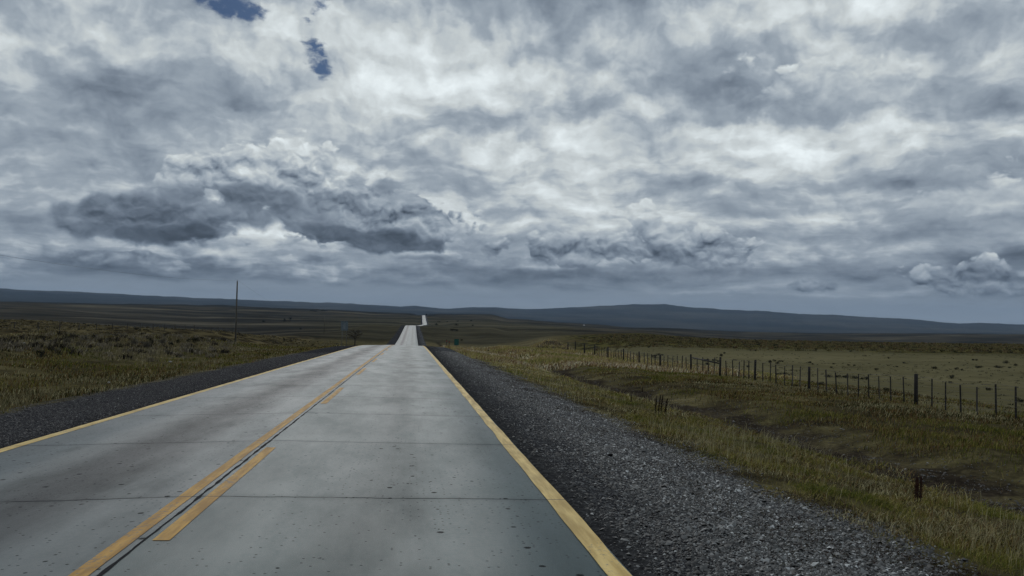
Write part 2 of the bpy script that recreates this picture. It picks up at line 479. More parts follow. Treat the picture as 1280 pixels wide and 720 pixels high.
def bump(gg, bs, h, strength=0.5, dist=0.02):
    b = gg.node('ShaderNodeBump'); b.inputs['Strength'].default_value = strength; b.inputs['Distance'].default_value = dist
    gg.put(b.inputs['Height'], h); gg.t.links.new(b.outputs[0], bs.inputs['Normal'])

def attr(gg, name, out='Fac'):
    a = gg.node('ShaderNodeAttribute'); a.attribute_name = name
    return E(gg, a.outputs[out])

def pos(gg):
    return E(gg, gg.node('ShaderNodeNewGeometry').outputs['Position'])

# ------------------------------------------------------------------ ground sheet
def spread_axis(near, step0, growth, far):
    v = [near]; s_ = step0
    while v[-1] < far:
        v.append(v[-1] + s_); s_ *= growth
    v[-1] = far
    return v
ys = [-19000, -9000, -4000, -2000, -1000, -500, -250, -120, -60, -30, -15, -8, -4, -1] + spread_axis(0.5, 0.22, 1.0135, 19000)
ys = np.array(ys, float)
rt = spread_axis(6.3, 0.22, 1.028, 19000)
us = np.array([-v for v in reversed(rt)] + [-5.4, -4.5, -3.9, -3.72, -3.5, 0, 3.5, 3.72, 3.9, 4.5, 5.4] + rt)
UU, YY = np.meshgrid(us, ys)
XX = UU + road_x(YY)
ZZ = height(XX, YY)
ZZ = ZZ - 0.10 * (np.abs(UU) < 3.6)
print('terrain grid', UU.shape)

def build_ground(gg, bs):
    P = pos(gg); u = attr(gg, 'u'); r = attr(gg, 'r'); az_ = attr(gg, 'az')
    px_, py_, pz_ = gg.sep(P)
    n_big = gg.noise(P, 0.010, 3, 0.55)
    n_mid = gg.noise(P, 0.07, 4, 0.6)
    n_sm = gg.noise(P, 0.75, 4, 0.65)
    n_fn = gg.noise(P, 9.0, 4, 0.7)
    # streaky patches that run across the line of sight on the far plain
    lay = gg.noise(gg.vm('MULTIPLY', P, (0.0022, 0.0070, 0.0)), 1.0, 8, 0.66)
    n_str = gg.noise(gg.vm('MULTIPLY', P, (0.22, 0.6, 0.0)), 1.0, 6, 0.68)
    grass = gg.ramp(n_sm * 0.35 + n_mid * 0.30 + n_str * 0.35, [(0.34, (0.020, 0.016, 0.010)), (0.44, (0.056, 0.047, 0.025)), (0.53, (0.115, 0.098, 0.046)), (0.64, (0.23, 0.19, 0.10))])
    dry = gg.ramp(n_sm * 0.35 + n_mid * 0.30 + n_str * 0.35, [(0.34, (0.055, 0.044, 0.028)), (0.45, (0.115, 0.095, 0.052)), (0.54, (0.19, 0.16, 0.085)), (0.66, (0.31, 0.27, 0.16))])
    grass = gg.mix(gg.step(py_ + (n_mid - 0.5) * 40, 34.0, 66.0) * gg.step(u, 4.0, 6.0), grass, dry)
    grass = gg.mix(gg.step(n_fn, 0.35, 0.7), gg.mix(0.45, grass, (0.012, 0.011, 0.008)), grass)
    soil = gg.ramp(n_fn * 0.6 + n_sm * 0.4, [(0.32, (0.012, 0.009, 0.007)), (0.48, (0.030, 0.024, 0.018)), (0.62, (0.068, 0.055, 0.038)), (0.76, (0.14, 0.125, 0.10))])
    wu = u + (n_sm - 0.5) * 3.0 + (n_mid - 0.5) * 4.0
    ditch = gg.step((wu - 11.6).abs(), 0.2, 1.4, 1.0, 0.0)
    scrubm = gg.step(wu, 11.5, 13.0) * gg.step(wu, 20.0, 24.0, 1.0, 0.0) * gg.step(n_sm * 0.5 + n_mid * 0.5, 0.55, 0.42)
    c = gg.mix((ditch * gg.step(n_mid, 0.2, 0.4) + scrubm * 0.35 * gg.step(py_, 40.0, 75.0, 1.0, 0.2)).clamp(), grass, soil)
    # pasture beyond the fence: even, dull olive tan with a rougher yellowish belt on its far side
    past = gg.mix(gg.step(n_big * 0.4 + n_mid * 0.3 + n_str * 0.3, 0.38, 0.62), (0.092, 0.083, 0.044), (0.168, 0.148, 0.082))
    past = gg.mix(gg.step(n_str, 0.50, 0.66) * 0.55, past, (0.032, 0.029, 0.015))
    spk = gg.vor(gg.vm('MULTIPLY', P, (1.0, 0.45, 0.0)), 0.30, 'F1', dim='2D')
    rough_belt = gg.step(r + (n_mid - 0.5) * 90, 150.0, 185.0) 
    belt_c = gg.mix(gg.step(spk + (n_sm - 0.5) * 0.5, 0.25, 0.6), (0.026, 0.024, 0.012), gg.mix(gg.step(n_big, 0.45, 0.6), (0.088, 0.078, 0.028), (0.10, 0.068, 0.030)))
    past = gg.mix(rough_belt, past, belt_c)
    fieldm = gg.step(wu, 22.5, 24.5) * gg.step(az_ + (n_mid - 0.5) * 3.0, 9.5, 12.5)
    c = gg.mix(fieldm, c, past)
    # left pasture, rusty olive
    lpast = gg.mix(gg.step(spk + (n_sm - 0.5) * 0.5, 0.2, 0.65), (0.028, 0.023, 0.014), gg.mix(gg.step(n_big, 0.4, 0.6), (0.085, 0.070, 0.036), (0.125, 0.100, 0.052)))
    c = gg.mix(gg.step(wu, -26.0, -34.0), c, lpast)
    # far plain: dark heath with paler layers
    heath = gg.ramp(lay * 0.8 + n_big * 0.2, [(0.36, (0.013, 0.014, 0.013)), (0.46, (0.030, 0.028, 0.023)), (0.54, (0.058, 0.051, 0.038)), (0.63, (0.105, 0.092, 0.066))])
    r_far = gg.lerp(gg.step(az_, 5.0, 16.0), 260.0, 430.0)
    r_far = gg.lerp(gg.step(az_, 20.0, 26.0), r_far, 345.0)
    fm = gg.step(r + (n_mid - 0.5) * 60, r_far, r_far * 1.25)
    valley = gg.step(az_, -9.0, -3.0) * gg.step(az_, 10.0, 14.0, 1.0, 0.0) * gg.step(r, 1300.0, 2100.0, 1.0, 0.0)
    heath = gg.mix(valley * 0.55, heath, gg.mix(gg.step(lay + (n_mid - 0.5) * 0.3, 0.42, 0.58), (0.036, 0.034, 0.021), (0.082, 0.075, 0.045)))
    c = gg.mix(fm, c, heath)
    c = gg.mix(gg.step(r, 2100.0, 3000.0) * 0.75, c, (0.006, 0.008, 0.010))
    # gravel shoulders: dark chippings, a paler washed strip on the outside
    au = u.abs()
    gv = gg.vor(P, 42.0, 'F1', out='Color')
    gvx, gvy, gvz = gg.sep(gv)
    stone = gg.ramp(gvx * 0.75 + n_fn * 0.25, [(0.1, (0.012, 0.012, 0.014)), (0.5, (0.032, 0.032, 0.035)), (0.78, (0.075, 0.077, 0.08)), (0.95, (0.24, 0.245, 0.25))])
    pale = gg.step(u + (n_sm - 0.5) * 1.2, 4.3, 5.4) * gg.step(u + (n_sm - 0.5) * 1.2, 5.8, 6.9, 1.0, 0.0)
    stone = gg.mix(pale * 0.55, stone, gg.vm('SCALE', stone, scale=2.1))
    tar = gg.mix(gg.step(n_fn, 0.4, 0.65), (0.020, 0.020, 0.021), (0.052, 0.052, 0.053))
    stone = gg.mix(gg.step(au + (n_sm - 0.5) * 0.35, 3.85, 4.1, 1.0, 0.0) * 0.8, stone, tar)
    stone = gg.mix(gg.step(u, -1.0, 1.0, 0.35, 0.0), stone, (0.026, 0.024, 0.028))
    edge = gg.step(au + (n_sm - 0.5) * 1.0 + (n_fn - 0.5) * 0.7, 6.15, 6.6, 1.0, 0.0)
    c = gg.mix(edge, c, stone)
    # spoil mound
    mx = gg.vm('LENGTH', gg.vm('MULTIPLY', gg.vm('SUBTRACT', P, (22.5, 126.0, 0.0)), (1.0, 0.6, 0.0)))
    c = gg.mix(gg.step(mx + (n_sm - 0.5) * 4, 4.5, 7.5, 0.85, 0.0), c, gg.mix(gg.step(n_sm * 0.6 + n_fn * 0.4, 0.4, 0.6), (0.014, 0.012, 0.011), (0.062, 0.050, 0.036)))
    gg.put(bs.inputs['Base Color'], c)
    bs.inputs['Roughness'].default_value = 0.95
    bs.inputs['Specular IOR Level'].default_value = 0.0
    bump(gg, bs, n_fn * 0.4 + n_sm * 1.2 + gvy * edge * 0.5, 0.8, 0.05)
M_ground = mat_new('ground', build_ground)
ground = np_mesh('ground', np.stack([XX, YY, ZZ], -1).reshape(-1, 3), grid_faces(*UU.shape), M_ground, True,
                 {'u': UU.ravel(), 'r': np.hypot(XX, YY).ravel(), 'az': np.degrees(np.arctan2(XX, YY)).ravel()})
ground['kind'] = 'structure'

# ------------------------------------------------------------------ road
rys = np.array([-60, -30, -15, -8, -4, -2, 0] + spread_axis(0.5, 0.5, 1.006, 2140))
def strip(name, u0, u1, y_list, lift, mat, nu=2, thick=0.0, u_jit=None):
    uu = np.linspace(u0, u1, nu)
    U, Y = np.meshgrid(uu, y_list)
    if u_jit is not None: U = U + u_jit[:, None]
    Z = road_z(Y) - 0.0205 * np.abs(U) + lift
    X = U + road_x(Y)
    return np_mesh(name, np.stack([X, Y, Z], -1).reshape(-1, 3), grid_faces(*U.shape), mat, True, {'u': U.ravel(), 's': Y.ravel()})

def build_road(gg, bs):
    P = pos(gg); u = attr(gg, 'u'); s_ = attr(gg, 's')
    q = gg.vec(u, s_, 0.0)
    n1 = gg.noise(gg.vm('MULTIPLY', q, (1.0, 0.22, 1.0)), 0.8, 5, 0.6, dim='2D'); n2_ = gg.noise(gg.vm('MULTIPLY', q, (1.0, 0.16, 1.0)), 1.6, 5, 0.6, dim='2D')
    n3 = gg.noise(q, 22.0, 5, 0.75, dim='2D'); n4 = gg.noise(q, 110.0, 3, 0.8, dim='2D')
    lane = gg.step(u, -0.02, 0.02)
    base = gg.mix(lane, (0.066, 0.081, 0.084), (0.054, 0.080, 0.081))
    bs.inputs['Specular Tint'].default_value = (0.86, 1.0, 0.99, 1)
    slab = gg.m('FLOOR', (s_ - 0.25) * 0.25)
    wn = gg.node('ShaderNodeTexWhiteNoise', noise_dimensions='2D'); gg.put(wn.inputs['Vector'], gg.vec(slab, lane * 7.0, 0.0))
    wv = E(gg, wn.outputs['Value'])
    k = 1.0 + (wv - 0.5) * 0.12 + (n1 - 0.5) * 0.45 + (n2_ - 0.5) * 0.45 + (n3 - 0.5) * 0.7 + (n4 - 0.5) * 0.9
    def band(c, w_):
        return gg.step((u - c + (n2_ - 0.5) * 0.5).abs(), 0.0, w_, 1.0, 0.0)
    st = gg.noise(gg.vm('MULTIPLY', q, (1.0, 0.35, 1.0)), 1.1, 5, 0.65, dim='2D')
    k = k * gg.step(st, 0.56, 0.72, 1.0, gg.lerp(lane, 0.82, 0.92))
    dirt = band(-1.55, 0.95) * 0.60 + band(1.75, 0.8) * 0.28 + band(-3.2, 0.4) * 0.10 + band(3.0, 0.5) * 0.08
    k = k * (1.0 - dirt)
    # fine dark aggregate specks
    k = k * gg.step(n4, 0.66, 0.78, 1.0, 0.72)
    # popped-out aggregate: scattered dark pits of many sizes
    v1 = gg.node('ShaderNodeTexVoronoi', voronoi_dimensions='2D'); gg.put(v1.inputs['Vector'], gg.vm('ADD', q, gg.vm('SCALE', gg.vec(n3, n4, 0.0), scale=0.03)))
    v1.inputs['Scale'].default_value = 4.2
    vd = E(gg, v1.outputs['Distance']); vr, vg, vb = gg.sep(E(gg, v1.outputs['Color']))
    dens = gg.lerp(lane, 0.60, 0.80) - (n1 - 0.5) * 1.1
    size = gg.step(vg * vg, 0.1, 1.0, 0.06, 0.17)
    pit = gg.step(vd, size * 0.6, size, 1.0, 0.0) * gg.step(vr, dens, dens + 0.02)
    v2 = gg.node('ShaderNodeTexVoronoi', voronoi_dimensions='2D'); gg.put(v2.inputs['Vector'], q); v2.inputs['Scale'].default_value = 14.0
    vd2 = E(gg, v2.outputs['Distance']); ar, ag, ab = gg.sep(E(gg, v2.outputs['Color']))
    pit2 = gg.step(vd2, 0.10, 0.20, 1.0, 0.0) * gg.step(ar + (n1 - 0.5) * 0.5, 0.84, 0.88)
    holes_ = (pit * 0.95 + pit2 * 0.8).clamp()
    # transverse joints every four metres
    f = gg.m('FRACT', (s_ - 0.25 + (gg.noise(gg.vec(u, s_ * 0.1, 0.0), 1.3, 4, 0.6, dim='2D') - 0.5) * 0.10) * 0.25)
    jd = (gg.m('PINGPONG', f, 0.5)) * 4.0
    k = k * gg.step(jd, 0.0, 0.22, 0.86, 1.0)
    jw = gg.noise(q, 2.2, 3, 0.6, dim='2D')
    joint = gg.step(jd, 0.008, 0.026, 1.0, 0.0) * gg.step(jw, 0.25, 0.5, 0.45, 0.95)
    col_ = gg.vm('SCALE', base, scale=k)
    col_ = gg.mix(band(-1.55, 0.95) * 0.4, col_, (0.030, 0.026, 0.028))
    col_ = gg.mix(holes_, col_, (0.012, 0.012, 0.013))
    col_ = gg.mix(joint * gg.lerp(lane, 0.9, 0.8), col_, (0.022, 0.022, 0.026))
    gg.put(bs.inputs['Base Color'], col_)
    gg.put(bs.inputs['Roughness'], gg.step(n3 * 0.5 + st * 0.5, 0.35, 0.65, 0.38, 0.52))
    gg.put(bs.inputs['Specular IOR Level'], ((1.0 - (holes_ + joint)).clamp() * k * (k * 0.6 + 0.4)).clamp() * 0.20)
    bump(gg, bs, n3 * 0.4 + n4 * 0.6 - holes_ * 2.0 - joint * 2.0, 0.25, 0.003)
M_road = mat_new('concrete', build_road)
def build_road_mesh():
    uu = np.array([-3.62, -3.6, -2.4, -1.2, -0.3, 0, 0.3, 1.2, 2.4, 3.66, 3.68])
    U, Y = np.meshgrid(uu, rys)
    Z = road_z(Y) - 0.0205 * np.abs(U)
    Z[:, 0] -= 0.09; Z[:, -1] -= 0.09
    return np_mesh('road', np.stack([U + road_x(Y), Y, Z], -1).reshape(-1, 3), grid_faces(*U.shape), M_road, False, {'u': U.ravel(), 's': Y.ravel()})
road = build_road_mesh(); road['kind'] = 'structure'

def build_paint(c1, c2, wear):
    def f(gg, bs):
        u = attr(gg, 'u'); s_ = attr(gg, 's'); q = gg.vec(u, s_, 0.0)
        n1 = gg.noise(q, 18.0, 5, 0.75, dim='2D'); n2_ = gg.noise(gg.vm('MULTIPLY', q, (1.0, 0.12, 1.0)), 9.0, 4, 0.6, dim='2D')
        n0 = gg.noise(q, 0.7, 3, 0.6, dim='2D')
        c = gg.mix(gg.step(n2_, 0.3, 0.7), c1, c2)
        w_ = gg.step(n1 * 0.6 + n0 * 0.4, wear, wear + 0.09)
        c = gg.mix(w_ * 0.85, c, (0.15, 0.14, 0.12))
        c = gg.vm('SCALE', c, scale=gg.step(n0 * 0.5 + n2_ * 0.5, 0.3, 0.7, 0.72, 1.12))
        f_ = gg.m('FRACT', (s_ - 0.24) * 0.25)
        jd = gg.m('PINGPONG', f_, 0.5) * 4.0
        c = gg.mix(gg.step(jd, 0.010, 0.024, 0.7, 0.0), c, (0.03, 0.028, 0.024))
        gg.put(bs.inputs['Base Color'], c)
        bs.inputs['Roughness'].default_value = 0.65
        bs.inputs['Specular IOR Level'].default_value = 0.22
        bump(gg, bs, n1, 0.3, 0.003)
    return f
M_edge = mat_new('edge_paint', build_paint((0.50, 0.33, 0.085), (0.62, 0.45, 0.16), 0.58))
M_centre = mat_new('centre_paint', build_paint((0.39, 0.20, 0.028), (0.50, 0.28, 0.055), 0.54))
def lift_of(y): return 0.004 + 0.012 * sstep(np.asarray(y, float), 60, 200)
def marking(name, u0, u1, ylist, mat, wob=0.006):
    U, Y = np.meshgrid(np.array([u0, u1]), ylist)
    U = U + (fbm(Y * 0.8, U * 3 + 5, 3, 3)) * wob * 2
    Z = road_z(Y) - 0.0205 * np.abs(U) + lift_of(Y)
    o = np_mesh(name, np.stack([U + road_x(Y), Y, Z], -1).reshape(-1, 3), grid_faces(*U.shape), mat, False, {'u': U.ravel(), 's': Y.ravel()})
    o['kind'] = 'structure'
    return o
fy = np.array(spread_axis(-8, 0.12, 1.004, 190))
marking('road_edge_line', 3.475, 3.655, fy, M_edge, 0.02)
marking('road_edge_line', -3.60, -3.43, fy, M_edge, 0.012)
marking('road_centre_line', -0.20, -0.065, fy, M_centre)
dy0 = 6.58 - 11.65
for kdash in range(0, 16):
    a_, b_ = dy0 + kdash * 11.65, dy0 + kdash * 11.65 + 4.97
    marking('road_centre_dash', 0.065, 0.195, np.linspace(a_, b_, 18), M_centre)
# tarred lengthwise joint between the two lines
def build_tar(gg, bs):
    n = gg.noise(pos(gg), 30.0, 3, 0.6)
    gg.put(bs.inputs['Base Color'], gg.mix(n, (0.006, 0.006, 0.008), (0.014, 0.014, 0.017)))
    bs.inputs['Roughness'].default_value = 0.9; bs.inputs['Specular IOR Level'].default_value = 0.1
M_tar = mat_new('tar', build_tar)
cy = np.array(spread_axis(-4, 0.06, 1.004, 400))
wig = fbm(cy * 2.6, cy * 0, 5, 77, 0.7) * 0.022
wid = 0.014 + 0.024 * fbm(cy * 5.0, cy * 0 + 3, 3, 78)
U = np.stack([wig - wid + 0.005, wig + wid + 0.005], 1); Y = np.stack([cy, cy], 1)
Z = road_z(Y) - 0.0205 * np.abs(U) + lift_of(Y) * 0.7
o = np_mesh('road_joint', np.stack([U + road_x(Y), Y, Z], -1).reshape(-1, 3), grid_faces(*U.shape), M_tar)
o['kind'] = 'structure'

# ------------------------------------------------------------------ hills on the skyline
HT = [(-400, 352), (-150, 355), (0, 361), (100, 365), (200, 370), (300, 374.5), (400, 378), (480, 381.5), (500, 383), (520, 382), (560, 385.8), (585, 384), (620, 384),
      (650, 386.3), (700, 385), (760, 382), (800, 380), (832, 380.3), (850, 383), (900, 386.5), (960, 389), (1000, 392), (1050, 394), (1100, 397), (1150, 400),
      (1180, 403.3), (1200, 404), (1230, 404), (1260, 405.5), (1280, 406), (1400, 409), (1700, 414)]
ha = np.array([azel(*p)[0] for p in HT]); hq = np.array([q_of(*p) for p in HT])
haz = np.linspace(-60, 75, 1500)
hr = np.concatenate([np.linspace(6500, 11500, 26), np.linspace(11800, 17500, 12)])
HA, HR = np.meshgrid(haz, hr)
top = np.interp(HA, ha, hq) * 11500
top = top + fbm(HA * 0.9, HR * 0.0, 4, 8) * 22
base = regional(HR * np.sin(np.radians(HA)), HR * np.cos(np.radians(HA))) - 22
rise = np.clip((HR - 6500) / 5000, 0, 1)
shape = rise ** 1.25
HZ = base + (top - base) * shape + fbm(HA * 1.3 + HR * 0.0006, HR * 0.0012, 5, 61) * 60 * shape * (1 - rise ** 4)
back = sstep(HR, 11500, 17500)
HZ = HZ - back * 260
hx, hy = HR * np.sin(np.radians(HA)), HR * np.cos(np.radians(HA))
def build_hill(gg, bs):
    P = pos(gg)
    n = gg.noise(gg.vm('MULTIPLY', P, (0.0007, 0.0005, 0.012)), 1.0, 8, 0.66)
    gg.put(bs.inputs['Base Color'], gg.ramp(n, [(0.36, (0.003, 0.004, 0.005)), (0.47, (0.012, 0.013, 0.012)), (0.55, (0.030, 0.028, 0.023)), (0.66, (0.055, 0.050, 0.040))]))
    bs.inputs['Roughness'].default_value = 1.0; bs.inputs['Specular IOR Level'].default_value = 0.0
M_hill = mat_new('hill_heath', build_hill)
hills = np_mesh('hills', np.stack([hx, hy, HZ], -1).reshape(-1, 3), grid_faces(*HA.shape), M_hill, True)
hills['kind'] = 'structure'

# ------------------------------------------------------------------ haze: one closed box of thin air
def build_haze():
    m = bpy.data.materials.new('haze'); m.use_nodes = True
    t = m.node_tree; t.nodes.clear()
    v = t.nodes.new('ShaderNodeVolumePrincipled'); ou = t.nodes.new('ShaderNodeOutputMaterial')
    v.inputs['Color'].default_value = (0.55, 0.74, 1.0, 1)
    v.inputs['Density'].default_value = 3.3e-5
    v.inputs['Anisotropy'].default_value = 0.0
    t.links.new(v.outputs[0], ou.inputs['Volume'])
    zb, zt = -330.0, 480.0
    L = 19600.0
    vs = [(sx * L, sy * L, z_) for z_ in (zb, zt) for sy in (-1, 1) for sx in (-1, 1)]
    fs = [(0, 2, 3, 1), (4, 5, 7, 6), (0, 1, 5, 4), (2, 6, 7, 3), (0, 4, 6, 2), (1, 3, 7, 5)]
    o = np_mesh('haze', vs, fs, m)
    o['kind'] = 'stuff'
    return o
haze = build_haze()

# ------------------------------------------------------------------ tagging and building helpers
def tag(o, label=None, cat=None, group=None, kind=None):
    if label: o['label'] = label
    if cat: o['category'] = cat
    if group: o['group'] = group
    if kind: o['kind'] = kind
    return o
def empty(name, loc, rz=0.0):
    o = bpy.data.objects.new(name, None); COL.objects.link(o)
    o.location = loc; o.rotation_euler = (0, 0, rz); o.empty_display_size = 0.3
    return o

class MB:
    """collects boxes and tubes, links them as one mesh object"""
    def __init__(s): s.v, s.f = [], []
    def box(s, c, size, tilt=(0, 0, 0)):
        m = Euler(tilt).to_matrix(); b = len(s.v); h = Vector(size) / 2
        for sz in (-1, 1):
            for sy in (-1, 1):
                for sx in (-1, 1):
                    s.v.append(tuple(Vector(c) + m @ Vector((sx * h.x, sy * h.y, sz * h.z))))
        for q in ((0, 2, 3, 1), (4, 5, 7, 6), (0, 1, 5, 4), (2, 6, 7, 3), (0, 4, 6, 2), (1, 3, 7, 5)):
            s.f.append([b + k for k in q])
        return s
    def tube(s, pts, radii, n=7, cap=True, flat=1.0):
        pts = [Vector(p) for p in pts]; b = len(s.v)
        for i, p in enumerate(pts):
            d_ = (pts[min(i + 1, len(pts) - 1)] - pts[max(i - 1, 0)]).normalized()
            a = d_.cross(Vector((0.31, 0.95, 0.05))).normalized() if abs(d_.z) > 0.5 else d_.cross(Vector((0, 0, 1))).normalized()
            c = d_.cross(a)
            r_ = radii[i] if isinstance(radii, (list, tuple)) else radii
            for k in range(n):
                t = 2 * math.pi * k / n
                s.v.append(tuple(p + a * (math.cos(t) * r_) + c * (math.sin(t) * r_ * flat)))
        for i in range(len(pts) - 1):
            for k in range(n):
                s.f.append([b + i * n + k, b + i * n + (k + 1) % n, b + (i + 1) * n + (k + 1) % n, b + (i + 1) * n + k])
        if cap:
            s.f.append([b + k for k in reversed(range(n))])
            s.f.append([b + (len(pts) - 1) * n + k for k in range(n)])
        return s
    def tri(s, a, b_, c):
        k = len(s.v); s.v += [tuple(a), tuple(b_), tuple(c)]; s.f.append([k, k + 1, k + 2]); return s
    def build(s, name, mat, parent=None, smooth=False):
        me = bpy.data.meshes.new(name); me.from_pydata(s.v, [], s.f); me.materials.append(mat)
        if smooth:
            for p in me.polygons: p.use_smooth = True
        me.update()
        o = bpy.data.objects.new(name, me); COL.objects.link(o)
        if parent is not None: o.parent = parent
        return o

def children(o): return [c for c in bpy.data.objects if c.parent == o]
def copy_tree(o, parent=None):
    c = o.copy(); COL.objects.link(c); c.parent = parent
    for ch in children(o): copy_tree(ch, c)
    return c

def simple(name, c1, c2, scale=6.0, rough=0.8, stretch=(1, 1, 1), spec=0.3):
    def f(gg, bs):
        tcn = gg.node('ShaderNodeTexCoord')
        n = gg.noise(gg.vm('MULTIPLY', E(gg, tcn.outputs['Object']), stretch), scale, 5, 0.65)
        gg.put(bs.inputs['Base Color'], gg.mix(gg.step(n, 0.3, 0.7), c1, c2))
        bs.inputs['Roughness'].default_value = rough
        bs.inputs['Specular IOR Level'].default_value = spec
        bump(gg, bs, n, 0.5, 0.01)
    return mat_new(name, f)
M_wood = simple('weathered_wood', (0.022, 0.019, 0.017), (0.075, 0.068, 0.060), 9, 0.9, (1, 1, 0.15))
M_darkwood = simple('dark_wood', (0.010, 0.009, 0.009), (0.032, 0.028, 0.025), 9, 0.9, (1, 1, 0.15))
M_wire = simple('fence_wire', (0.05, 0.05, 0.05), (0.10, 0.09, 0.08), 4, 0.6)
M_polewood = simple('pole_wood', (0.05, 0.047, 0.042), (0.12, 0.115, 0.10), 5, 0.9, (1, 1, 0.1))
M_cable = simple('cable', (0.03, 0.03, 0.032), (0.05, 0.05, 0.055), 2, 0.6)
M_porcelain = simple('insulator', (0.12, 0.11, 0.10), (0.2, 0.2, 0.19), 8, 0.35)
M_metal = simple('sign_metal', (0.075, 0.095, 0.11), (0.11, 0.14, 0.16), 3, 0.6)
M_sign_face = simple('sign_face', (0.11, 0.135, 0.15), (0.15, 0.18, 0.20), 3, 0.6)
M_post = simple('sign_post', (0.06, 0.06, 0.062), (0.12, 0.12, 0.12), 6, 0.6)
M_green = simple('green_sign', (0.003, 0.045, 0.038), (0.005, 0.070, 0.058), 3, 0.5)
M_white = simple('white_paint', (0.70, 0.70, 0.68), (0.82, 0.82, 0.80), 3, 0.5)
M_roof = simple('roof_sheet', (0.40, 0.40, 0.42), (0.55, 0.55, 0.56), 1, 0.5)
M_glass = simple('window_pane', (0.02, 0.02, 0.025), (0.03, 0.03, 0.035), 1, 0.2)
M_stone = simple('pale_stone', (0.16, 0.155, 0.14), (0.34, 0.33, 0.30), 7, 0.9)
M_red = simple('reflector_red', (0.20, 0.015, 0.012), (0.26, 0.02, 0.015), 3, 0.4)

def leaf_mat(name, gain=1.0):
    def f(gg, bs):
        c = attr(gg, 'tone', 'Color')
        gg.put(bs.inputs['Base Color'], gg.vm('SCALE', c, scale=gain))
        bs.inputs['Roughness'].default_value = 0.75
        bs.inputs['Specular IOR Level'].default_value = 0.04
    return mat_new(name, f)
M_leaf = leaf_mat('grass_blades')
M_shrub = simple('shrub_leaf', (0.007, 0.009, 0.006), (0.020, 0.022, 0.012), 3, 0.9, (1, 1, 1), 0.1)
M_grey_tuft = simple('grey_tussock', (0.05, 0.045, 0.036), (0.15, 0.135, 0.105), 3, 0.9, (1, 1, 1), 0.1)
M_straw_tuft = simple('straw_tussock', (0.10, 0.085, 0.035), (0.22, 0.18, 0.085), 3, 0.9, (1, 1, 1), 0.1)
M_twig = simple('twig', (0.02, 0.015, 0.012), (0.05, 0.04, 0.03), 6, 0.9)
M_seed = simple('dock_seed', (0.005, 0.003, 0.003), (0.014, 0.007, 0.005), 14, 0.9, (1, 1, 1), 0.0)
M_rust = simple('rust_seed', (0.030, 0.012, 0.008), (0.065, 0.026, 0.015), 14, 0.9)

def zat(x, y): return float(height(np.array([x]), np.array([y]))[0])

# ------------------------------------------------------------------ grass: far too many blades to count
def blades(name, x, y, hgt, wid, cols, lean=0.35, tip=None, seed=1):
    """one bent blade per entry: two triangles plus a tip, root colour darker only by kind"""
    rg = np.random.default_rng(seed); n = len(x)
    z = height(x, y) - 0.02
    th = rg.uniform(0, 2 * np.pi, n)                     # facing of the blade
    la = rg.uniform(0, 2 * np.pi, n); lm = hgt * rg.uniform(0.05, lean * 2, n)
    lx, ly = np.cos(la) * lm + hgt * 0.18, np.sin(la) * lm - hgt * 0.06
    wx_, wy_ = np.cos(th) * wid / 2, np.sin(th) * wid / 2
    b0 = np.stack([x - wx_, y - wy_, z], 1); b1 = np.stack([x + wx_, y + wy_, z], 1)
    m0 = np.stack([x + lx * 0.3 - wx_ * 0.8, y + ly * 0.3 - wy_ * 0.8, z + hgt * 0.55], 1)
    m1 = np.stack([x + lx * 0.3 + wx_ * 0.8, y + ly * 0.3 + wy_ * 0.8, z + hgt * 0.55], 1)
    t = np.stack([x + lx, y + ly, z + hgt * (1 - 0.25 * np.clip(lm / hgt, 0, 1))], 1)
    V = np.stack([b0, b1, m1, m0, t], 1).reshape(-1, 3)
    k = np.arange(n)[:, None] * 5
    Fq = np.concatenate([k + np.array([[0, 1, 2]]), k + np.array([[0, 2, 3]]), k + np.array([[3, 2, 4]])], 0)
    C = np.repeat(cols[:, None, :], 5, 1)
    if tip is not None:
        C[:, 4, :] = tip
    o = np_mesh(name, V, Fq, M_leaf, False, cols=C.reshape(-1, 3))
    tag(o, kind='stuff')
    return o

PAL = np.array([[0.070, 0.080, 0.014], [0.135, 0.135, 0.024], [0.200, 0.172, 0.044], [0.240, 0.195, 0.080], [0.130, 0.076, 0.032], [0.030, 0.033, 0.010], [0.36, 0.32, 0.18]])
def mixcol(x, y, n, w, rg, sc=0.25, seed=0):
    """palette index by patches, with scatter; w: base weights"""
    p = fbm(x * sc, y * sc, 3, 200 + seed) + 0.5
    idx = np.clip((p * 1.7 - 0.35 + rg.normal(0, 0.22, n)), 0, 0.999)
    cw = np.cumsum(w) / np.sum(w)
    i = np.searchsorted(cw, idx)
    c = PAL[np.clip(i, 0, 6)] * rg.uniform(0.65, 1.35, (n, 1))
    return c

def sample(n, u0, u1, y0, y1, power, rg, fn=None):
    """points in the road frame, thinning with distance"""
    q = rg.uniform(0, 1, n)
    if power == 1: y = y0 * (y1 / y0) ** q
    else:
        e = 1 - power
        y = (y0 ** e + q * (y1 ** e - y0 ** e)) ** (1 / e)
    u = rg.uniform(u0, u1, n)
    if fn is not None:
        k = fn(u, y) > rg.uniform(0, 1, n); u, y = u[k], y[k]
    return u + road_x(y), y, u

rg = np.random.default_rng(3)
def clumped(sc, seed, lo=0.42, hi=0.62):
    return lambda u, y: 0.12 + 0.88 * sstep(fbm(u * sc, y * sc, 3, seed) + 0.5, lo, hi)
